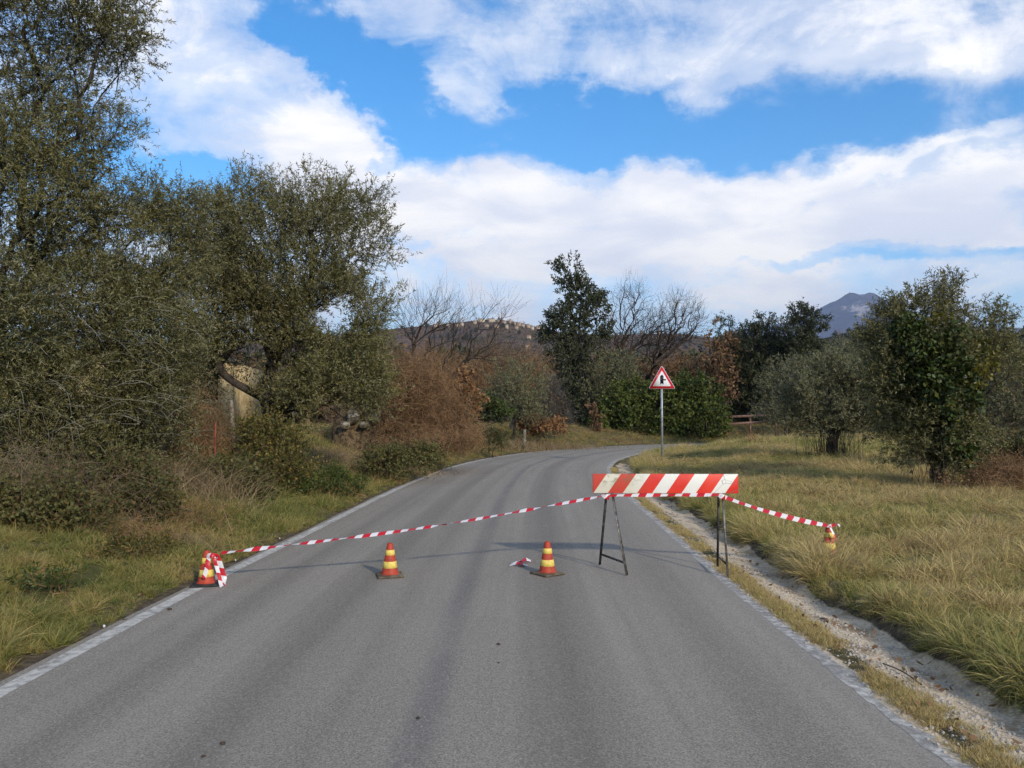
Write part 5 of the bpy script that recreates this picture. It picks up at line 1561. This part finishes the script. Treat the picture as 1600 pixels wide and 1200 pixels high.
# fallen twigs in the ditch
for i, (px0, py0, px1, py1, lab) in enumerate([(1380, 1052, 1440, 1085, 'long thin twig lying in the gravel ditch'), (1282, 978, 1293, 984, 'short dark stick in the gravel ditch')]):
    def hit(px, py):
        r_ = ray(px, py)
        t_ = (CAM_H + 0.05) / -r_[2]
        p = np.array([0, 0, CAM_H]) + r_ * t_
        p[2] = gz(p[0], p[1]) + 0.012
        return p
    a, b_ = hit(px0, py0), hit(px1, py1)
    mid_ = (a + b_) / 2 + [0.02, 0.03, 0.004]
    P = catmull([a, mid_, b_], 0.05)
    V, F = tubes(P, np.arange(len(P)) - 1, np.full(len(P), 0.005 + 0.003 * i), 5, 5, 0.0)
    tag(link('twig', mesh('twig', V - a, [F], 'grey_bark'), None, a), lab, 'twig')

# ------------------------------------------------------------------ scattered stuff (nobody could count it)
SRC = bpy.data.collections.new('scatter_sources')


def src(coll, name, me):
    o = bpy.data.objects.new(name, me)
    coll.objects.link(o)


def blade_mesh(name, n, h, spread, w, lean, seed, mat='grass_blade', seg=3, droop=0.5):
    rng = np.random.default_rng(seed)
    a = rng.uniform(0, 2 * math.pi, n)
    r = spread * np.sqrt(rng.random(n))
    P = np.stack([r * np.cos(a), r * np.sin(a), np.full(n, -0.02)], 1)
    out_ = np.stack([np.cos(a + rng.normal(0, 0.8, n)), np.sin(a + rng.normal(0, 0.8, n)), np.zeros(n)], 1)
    D = unit(np.array([0, 0, 1.0]) + out_ * (lean * rng.uniform(0.2, 1.4, n))[:, None])
    L = h * rng.uniform(0.5, 1.2, n)
    pts, d = [P], D
    for q in range(seg):
        d = unit(d + out_ * droop * 0.35 - np.array([0, 0, droop * 0.22 * (q + 0.3)]))
        pts.append(pts[-1] + d * (L / seg)[:, None])
    side = unit(np.cross(D, out_ + rng.normal(0, 0.5, (n, 3))))
    Vs, hs = [], []
    for q, p in enumerate(pts):
        wq = w * (1 - (q / seg) ** 1.5 * 0.92)
        Vs.append(np.stack([p - side * wq / 2, p + side * wq / 2], 1))
        hs.append(np.full((n, 2), q / seg))
    V = np.stack(Vs, 1).reshape(-1, 3)
    hh = np.stack(hs, 1).reshape(-1)
    k = (seg + 1) * 2
    b = (np.arange(n) * k)[:, None, None]
    q = np.arange(seg)[None, :, None] * 2
    F = (b + q + np.array([0, 1, 3, 2])[None, None]).reshape(-1, 4)
    return mesh(name, V, [F], mat, attrs={'rnd': np.repeat(rng.random(n), k), 'height': hh})


def scatter(name, label, cat, coll, P, idx, rot, scl, tint):
    me = bpy.data.meshes.new(name)
    n = len(P)
    me.vertices.add(n)
    me.vertices.foreach_set('co', np.asarray(P, np.float32).ravel())
    a = me.attributes.new('rot', 'FLOAT_VECTOR', 'POINT')
    a.data.foreach_set('vector', np.asarray(rot, np.float32).ravel())
    a = me.attributes.new('scl', 'FLOAT', 'POINT')
    a.data.foreach_set('value', np.asarray(scl, np.float32))
    a = me.attributes.new('tint', 'FLOAT', 'POINT')
    a.data.foreach_set('value', np.asarray(tint, np.float32))
    a = me.attributes.new('pick', 'INT', 'POINT')
    a.data.foreach_set('value', np.asarray(idx, np.int32))
    o = link(name, me)
    tag(o, label, cat, kind='stuff')
    ng = bpy.data.node_groups.new(name + '_scatter', 'GeometryNodeTree')
    ng.interface.new_socket('Geometry', in_out='INPUT', socket_type='NodeSocketGeometry')
    ng.interface.new_socket('Geometry', in_out='OUTPUT', socket_type='NodeSocketGeometry')
    gi, go = ng.nodes.new('NodeGroupInput'), ng.nodes.new('NodeGroupOutput')
    ci = ng.nodes.new('GeometryNodeCollectionInfo')
    ci.inputs['Collection'].default_value = coll
    ci.inputs['Separate Children'].default_value = True
    ci.inputs['Reset Children'].default_value = True
    ip = ng.nodes.new('GeometryNodeInstanceOnPoints')
    ip.inputs['Pick Instance'].default_value = True

    def named(nm, typ):
        x = ng.nodes.new('GeometryNodeInputNamedAttribute')
        x.data_type = typ
        x.inputs['Name'].default_value = nm
        return x.outputs['Attribute']
    er = ng.nodes.new('FunctionNodeEulerToRotation')
    ng.links.new(named('rot', 'FLOAT_VECTOR'), er.inputs[0])
    ng.links.new(gi.outputs[0], ip.inputs['Points'])
    ng.links.new(ci.outputs[0], ip.inputs['Instance'])
    ng.links.new(named('pick', 'INT'), ip.inputs['Instance Index'])
    ng.links.new(er.outputs[0], ip.inputs['Rotation'])
    ng.links.new(named('scl', 'FLOAT'), ip.inputs['Scale'])
    ng.links.new(ip.outputs[0], go.inputs[0])
    md = o.modifiers.new('scatter', 'NODES')
    md.node_group = ng
    return o


CG = bpy.data.collections.new('grass_sources')
# 0-3 long tussocks, 4-7 meadow grass, 8-10 short matted, 11-12 broad weeds, 13-14 tall thin bents
for i in range(4):
    src(CG, 'a%02d' % i, blade_mesh('a%d' % i, 34, 0.32, 0.055, 0.0090, 0.70, 200 + i, droop=0.75))
for i in range(4):
    src(CG, 'a%02d' % (4 + i), blade_mesh('a%d' % (4 + i), 26, 0.18, 0.065, 0.0076, 0.75, 210 + i, droop=0.55))
for i in range(3):
    src(CG, 'a%02d' % (8 + i), blade_mesh('a%d' % (8 + i), 28, 0.085, 0.07, 0.0066, 1.0, 220 + i, seg=2, droop=0.8))
for i in range(2):
    src(CG, 'a%02d' % (11 + i), blade_mesh('a%d' % (11 + i), 16, 0.09, 0.03, 0.020, 1.1, 230 + i, seg=3, droop=0.7))
for i in range(2):
    src(CG, 'a%02d' % (13 + i), blade_mesh('a%d' % (13 + i), 9, 0.36, 0.05, 0.0035, 0.3, 240 + i, droop=0.35))

CV = bpy.data.collections.new('verge_sources')
for i, o_ in enumerate(sorted(CG.objects, key=lambda q: q.name)):
    me = o_.data.copy()
    me.materials[0] = MATS['verge_blade']
    src(CV, 'b%02d' % i, me)
rng = np.random.default_rng(2024)


def wedge(n, r0, r1, a0, a1, power):
    """Points spread before the camera, density falling with r**-power."""
    q = 2 - power
    u = rng.random(n)
    r = (r0 ** q + u * (r1 ** q - r0 ** q)) ** (1 / q) if abs(q) > 1e-6 else r0 * (r1 / r0) ** u
    a = rng.uniform(a0, a1, n)
    return r * np.sin(a), r * np.cos(a), r


def place(x, y, s):
    return np.stack([x, y, ground_z(x, y, s)], 1)


# right meadow
x, y, r = wedge(120000, 2.2, 75, R(-3), R(47), 1.5)
s = road_s(x, y)
u = s - ROAD_W
wv = u + 0.22 * (vnoise(y * 0.7 + 9, y * 0.0 + 2, 0, 2) - 0.5)
k = (wv > 0.64 + 0.24 * vnoise(x * 2.3, y * 2.3, 4.0, 2)) & ~((np.abs(x - 3.40) < 0.20) & (y < 8.85) & (y > 7.95))
x, y, r, s, u, wv = x[k], y[k], r[k], s[k], u[k], wv[k]
edge = sm(1.9, 0.7, wv)
patch = vnoise(x * 0.45, y * 0.45, 3.0, 3)
fp = vnoise(x * 1.9, y * 1.9, 8.0, 2)
tint = 0.66 + 1.35 * (patch - 0.5) + 0.9 * (fp - 0.5) - 0.12 * edge + rng.normal(0, 0.20, len(x))
tint -= 0.22 * sm(14, 30, y) * sm(4, 9, x)              # greener towards the trees
tint = np.clip(tint, 0.02, 0.88)
pick = np.where(rng.random(len(x)) < np.clip(edge * 0.75 + 0.12 + 0.8 * (fp - 0.55), 0, 1), rng.integers(0, 4, len(x)), rng.integers(4, 8, len(x)))
pick = np.where(rng.random(len(x)) < 0.05, rng.integers(13, 15, len(x)), pick)
scl = rng.uniform(0.42, 0.95, len(x)) * (0.85 + 0.012 * r) * (0.45 + 1.5 * np.clip(fp - 0.2, 0, 1))
tilt = np.stack([rng.normal(0, 0.22, len(x)), rng.normal(0, 0.22, len(x)) - 0.45 * edge, np.where(edge > 0.35, rng.normal(0, 0.6, len(x)), rng.uniform(0, 6.28, len(x)))], 1)
scatter('meadow_grass', 'long straw and green grass of the meadow and ditch bank', 'grass', CG, place(x, y, s), pick, tilt, scl, tint)

# dry strip between asphalt and ditch
n = 16000
yy = 2.4 + (26 - 2.4) * rng.random(n) ** 1.9
LX = np.interp(yy, ROAD_L[:, 1][:200], ROAD_L[:, 0][:200])
x = LX + ROAD_W + np.clip(rng.normal(0.165, 0.055, n), 0.04, 0.33)
s = road_s(x, yy)
gap = vnoise(yy * 1.7, x * 5, 2.0, 2)
k = (gap > 0.46 - 0.15 * rng.random(n)) & (s > 5.10)
x, yy, s, gap = x[k], yy[k], s[k], gap[k]
scatter('strip_grass', 'short dry grass strip between asphalt edge and gravel ditch', 'grass', CG, place(x, yy, s), rng.integers(8, 11, len(x)), np.stack([rng.normal(0, 0.3, len(x)), rng.normal(0, 0.3, len(x)), rng.uniform(0, 6.28, len(x))], 1),
        rng.uniform(0.22, 0.62, len(x)), np.clip(0.80 + rng.normal(0, 0.16, len(x)) - 0.5 * (gap - 0.5), 0.2, 1.0))

# left verge and outer side of the bend
x, y, r = wedge(190000, 3.0, 75, R(-52), R(20), 1.6)
s = road_s(x, y)
v = -s
k = (vnoise(x * 2.8, y * 2.8, 9.0, 2) > 0.30) & (v > 0.16 + 0.12 * (vnoise(x * 2, y * 2, 1.0, 2) - 0.3)) & (v < 9 + 0.2 * r)
x, y, r, s, v = x[k], y[k], r[k], s[k], v[k]
patch = vnoise(x * 0.6 + 40, y * 0.6, 5.0, 3)
fp = vnoise(x * 2.2, y * 2.2, 2.0, 2)
tint = 0.52 + 1.3 * (patch - 0.5) + 1.0 * (fp - 0.5) + rng.normal(0, 0.22, len(x)) + 0.12 * sm(28, 38, y)
grn = np.exp(-(((x + 4.3) / 1.5) ** 2 + ((y - 15) / 6.0) ** 2))
tint -= 0.45 * grn
tint = np.clip(tint, 0.0, 1.0)
h = rng.random(len(x))
pick = np.where(h < 0.46, rng.integers(8, 11, len(x)), np.where(h < 0.80, rng.integers(4, 8, len(x)), np.where(h < 0.91, rng.integers(11, 13, len(x)), rng.integers(0, 4, len(x)))))
pick = np.where((v > 1.2) & (rng.random(len(x)) < 0.10 + 0.45 * sm(0.45, 0.7, fp)), rng.integers(0, 4, len(x)), pick)
pick = np.where(rng.random(len(x)) < 0.03, 13, pick)
scl = rng.uniform(0.45, 0.95, len(x)) * (0.85 + 0.014 * r) * np.where(pick < 4, 0.85, 1.0) * (0.55 + 0.45 * sm(0.1, 0.7, v)) * (0.35 + 1.25 * vnoise(x * 1.3 + 5, y * 1.3, 7.0, 3) ** 1.3 * 1.2)
tilt = np.stack([rng.normal(0, 0.3, len(x)), rng.normal(0, 0.3, len(x)), rng.uniform(0, 6.28, len(x))], 1)
scatter('verge_grass', 'matted green and brown grass of the roadside verge', 'grass', CV, place(x, y, s), pick, tilt, scl, tint)

# gravel of the ditch
CS = bpy.data.collections.new('stone_sources')
for i in range(4):
    src(CS, 's%d' % i, rock_mesh('s%d' % i, 90 + i, 1.0, 0.8, 0.55, 'stone', 5))
n = 16000
yy = 2.4 + (24 - 2.4) * rng.random(n) ** 2.0
LX = np.interp(yy, ROAD_L[:, 1][:200], ROAD_L[:, 0][:200])
x = LX + ROAD_W + np.where(rng.random(n) < 0.82, rng.uniform(0.22, 0.68, n), rng.uniform(0.0, 0.3, n))
scatter('gravel', 'pale gravel lying in the roadside ditch', 'gravel', CS, place(x, yy, None), rng.integers(0, 4, n), rng.uniform(0, 6.28, (n, 3)) * [0.15, 0.15, 1], 0.003 + 0.013 * rng.random(n) ** 4.0, np.zeros(n))

# dead leaves along the verge edges
CL = bpy.data.collections.new('leaf_sources')
for i in range(3):
    r_ = np.random.default_rng(300 + i)
    V, F, k = leaves(np.zeros((1, 3)), np.array([[1.0, 0, 0.1]]), 1.0, 0.55, r_, 'hex', 0.25)
    src(CL, 'l%d' % i, mesh('l%d' % i, V, [F], 'rust_leaf', attrs={'rnd': np.full(6, 0.3 + 0.2 * i), 'clump': np.full(6, 0.5)}))
n = 6500
x, y, r = wedge(n, 3.0, 40, R(-50), R(45), 1.6)
s = road_s(x, y)
k = ((s < -0.1) & (s > -3.5)) | ((s > 5.2) & (s < 5.8))
x, y, r, s = x[k], y[k], r[k], s[k]
P = place(x, y, s)
P[:, 2] = np.where((s > -0.2) & (s < 5.1), 0.012 + 0.035 * (1 - ((s - 2.5) / 2.6) ** 2), P[:, 2] + 0.03)
scatter('fallen_leaves', 'dead brown leaves scattered on the verges', 'leaves', CL, P, rng.integers(0, 3, len(x)), np.stack([rng.normal(0, 0.4, len(x)), rng.normal(0, 0.4, len(x)), rng.uniform(0, 6.28, len(x))], 1), rng.uniform(0.025, 0.055, len(x)), np.zeros(len(x)))

# woods beyond the bend and on the hills: read as one mass
CW = bpy.data.collections.new('wood_sources')


def wood_src(name, seed, leafy, mat, bark, n_t=90, h=7.0, w=2.6, per=2, ps=4, leaf=(0.35, 0.2)):
    rng = np.random.default_rng(seed)
    lob = np.array([(0, 0, h * 0.62, w, w, h * 0.40), (rng.normal(0, 0.6), rng.normal(0, 0.6), h * 0.4, w * 0.8, w * 0.8, h * 0.26)])
    T, C = lobe_points(lob, n_t, rng, 0.4, 0.25, 0.5, seed)
    P, par, D, ti = grow([np.array([(0, 0, -0.5), (0.1, 0, h * 0.15), (0.0, 0.1, h * 0.35)])], T, rng, 0.4, 0.9, 0.06)
    V, F = tubes(P, par, radii(par, 0.022, rmax=0.16), 5, 3, 0.05)
    faces, mi = [F], [np.zeros(len(F), int)]
    rnd = [rng.random(len(V))]
    if leafy:
        b, sd, L, own = sprigs(T, C, D[ti], rng, per, 0.9)
        o2 = np.repeat(np.arange(len(b)), ps)
        lp = b[o2] + sd[o2] * (L[o2] * rng.random(len(o2)))[:, None]
        V2, F2, k = leaves(lp, sd[o2] + rng.normal(0, 0.7, (len(o2), 3)), leaf[0], leaf[1], rng, 'hex')
        faces.append(F2 + len(V))
        mi.append(np.ones(len(F2), int))
        rnd.append(np.repeat(rng.random(len(o2)), k))
        V = np.concatenate([V, V2])
    rn = np.concatenate(rnd)
    me = mesh(name, V, faces, [bark, mat], attrs={'rnd': rn, 'clump': np.full(len(V), 0.5)}, mat_index=np.concatenate(mi))
    src(CW, name, me)


for i in range(3):
    wood_src('w0%d' % i, 400 + i, False, 'rust_leaf', 'brown_wood' if 'brown_wood' in MATS else 'brown_twig', n_t=170)
for i in range(2):
    wood_src('w1%d' % i, 410 + i, True, 'oak_leaf', 'dark_bark', n_t=130, per=3, ps=6, leaf=(0.42, 0.26))
for i in range(2):
    wood_src('w2%d' % i, 420 + i, True, 'olive_leaf_grey', 'dark_bark', n_t=110, h=5.0, w=2.4, per=3, ps=6, leaf=(0.36, 0.16))
wood_src('w30', 430, True, 'rust_leaf', 'grey_bark', n_t=110, per=2, ps=4, leaf=(0.34, 0.2))
wood_src('w40', 431, False, 'rust_leaf', 'grey_bark', n_t=170)
# indices: 0-2 brown bare, 3-4 evergreen, 5-6 olive, 7 rust, 8 grey bare
x, y, r = wedge(4200, 68, 430, R(-42), R(42), 1.5)
s = road_s(x, y)
k = (s < -6) | (r > 80)
k &= ~((y < 74) & (s > -5))
x, y, r = x[k], y[k], r[k]
pxx = 800 + x / y * FPX
right = sm(1120, 1250, pxx)
h = rng.random(len(x))
pk = np.where(h < 0.45, rng.integers(0, 3, len(x)), np.where(h < 0.62, 8, np.where(h < 0.76, rng.integers(3, 5, len(x)), np.where(h < 0.90, rng.integers(5, 7, len(x)), 7))))
pk = np.where(rng.random(len(x)) < right * 0.85, rng.choice([3, 4, 4, 5, 6], len(x)), pk)
scl = rng.uniform(0.55, 1.05, len(x))
scatter('far_woods', 'mixed bare and evergreen woods covering the valley beyond the bend', 'woods', CW, np.stack([x, y, ground_z(x, y) - 0.2], 1), pk, np.stack([np.zeros(len(x)), np.zeros(len(x)), rng.uniform(0, 6.28, len(x))], 1), scl, np.zeros(len(x)))
# hill cover
n = 7000
x = rng.uniform(-560, 420, n)
y = rng.uniform(520, 1215, n)
z = np.array([hill_z(a, b) for a, b in zip(x, y)])
k = (np.abs(x / y) < 0.5)
x, y, z = x[k], y[k], z[k]
h = rng.random(len(x))
pk = np.where(h < 0.62, rng.integers(0, 3, len(x)), np.where(h < 0.8, 8, np.where(h < 0.92, rng.integers(3, 5, len(x)), 7)))
scatter('hillside_woods', 'brown leafless woods covering the village hill', 'woods', CW, np.stack([x, y, z - 0.5], 1), pk, np.stack([np.zeros(len(x)), np.zeros(len(x)), rng.uniform(0, 6.28, len(x))], 1), rng.uniform(0.5, 1.0, len(x)), np.zeros(len(x)))
n = 3500
x = rng.uniform(150, 700, n)
y = rng.uniform(330, 670, n)
z = np.array([hillg_z(a, b) for a, b in zip(x, y)])
scatter('hillside_woods', 'dark green woods covering the hill below the mountain', 'woods', CW, np.stack([x, y, z - 0.5], 1), rng.choice([3, 4, 4, 5, 6, 0], n), np.stack([np.zeros(n), np.zeros(n), rng.uniform(0, 6.28, n)], 1), rng.uniform(0.5, 1.0, n), np.zeros(n))

# ------------------------------------------------------------------ air
hb = MB().box((0, 3000, 600), (19000, 19000, 1230))
m, nt, out = new_mat('haze_air')
pv = nd(nt, 'ShaderNodeVolumePrincipled', {'Color': (0.54, 0.69, 1.0, 1.0), 'Density': 0.00009, 'Anisotropy': 0.2})
nt.links.new(pv.outputs[0], out.inputs['Volume'])
hz_ = hb.obj('haze', 'haze_air')
tag(hz_, 'thin blue haze of the winter air', 'haze', kind='stuff')
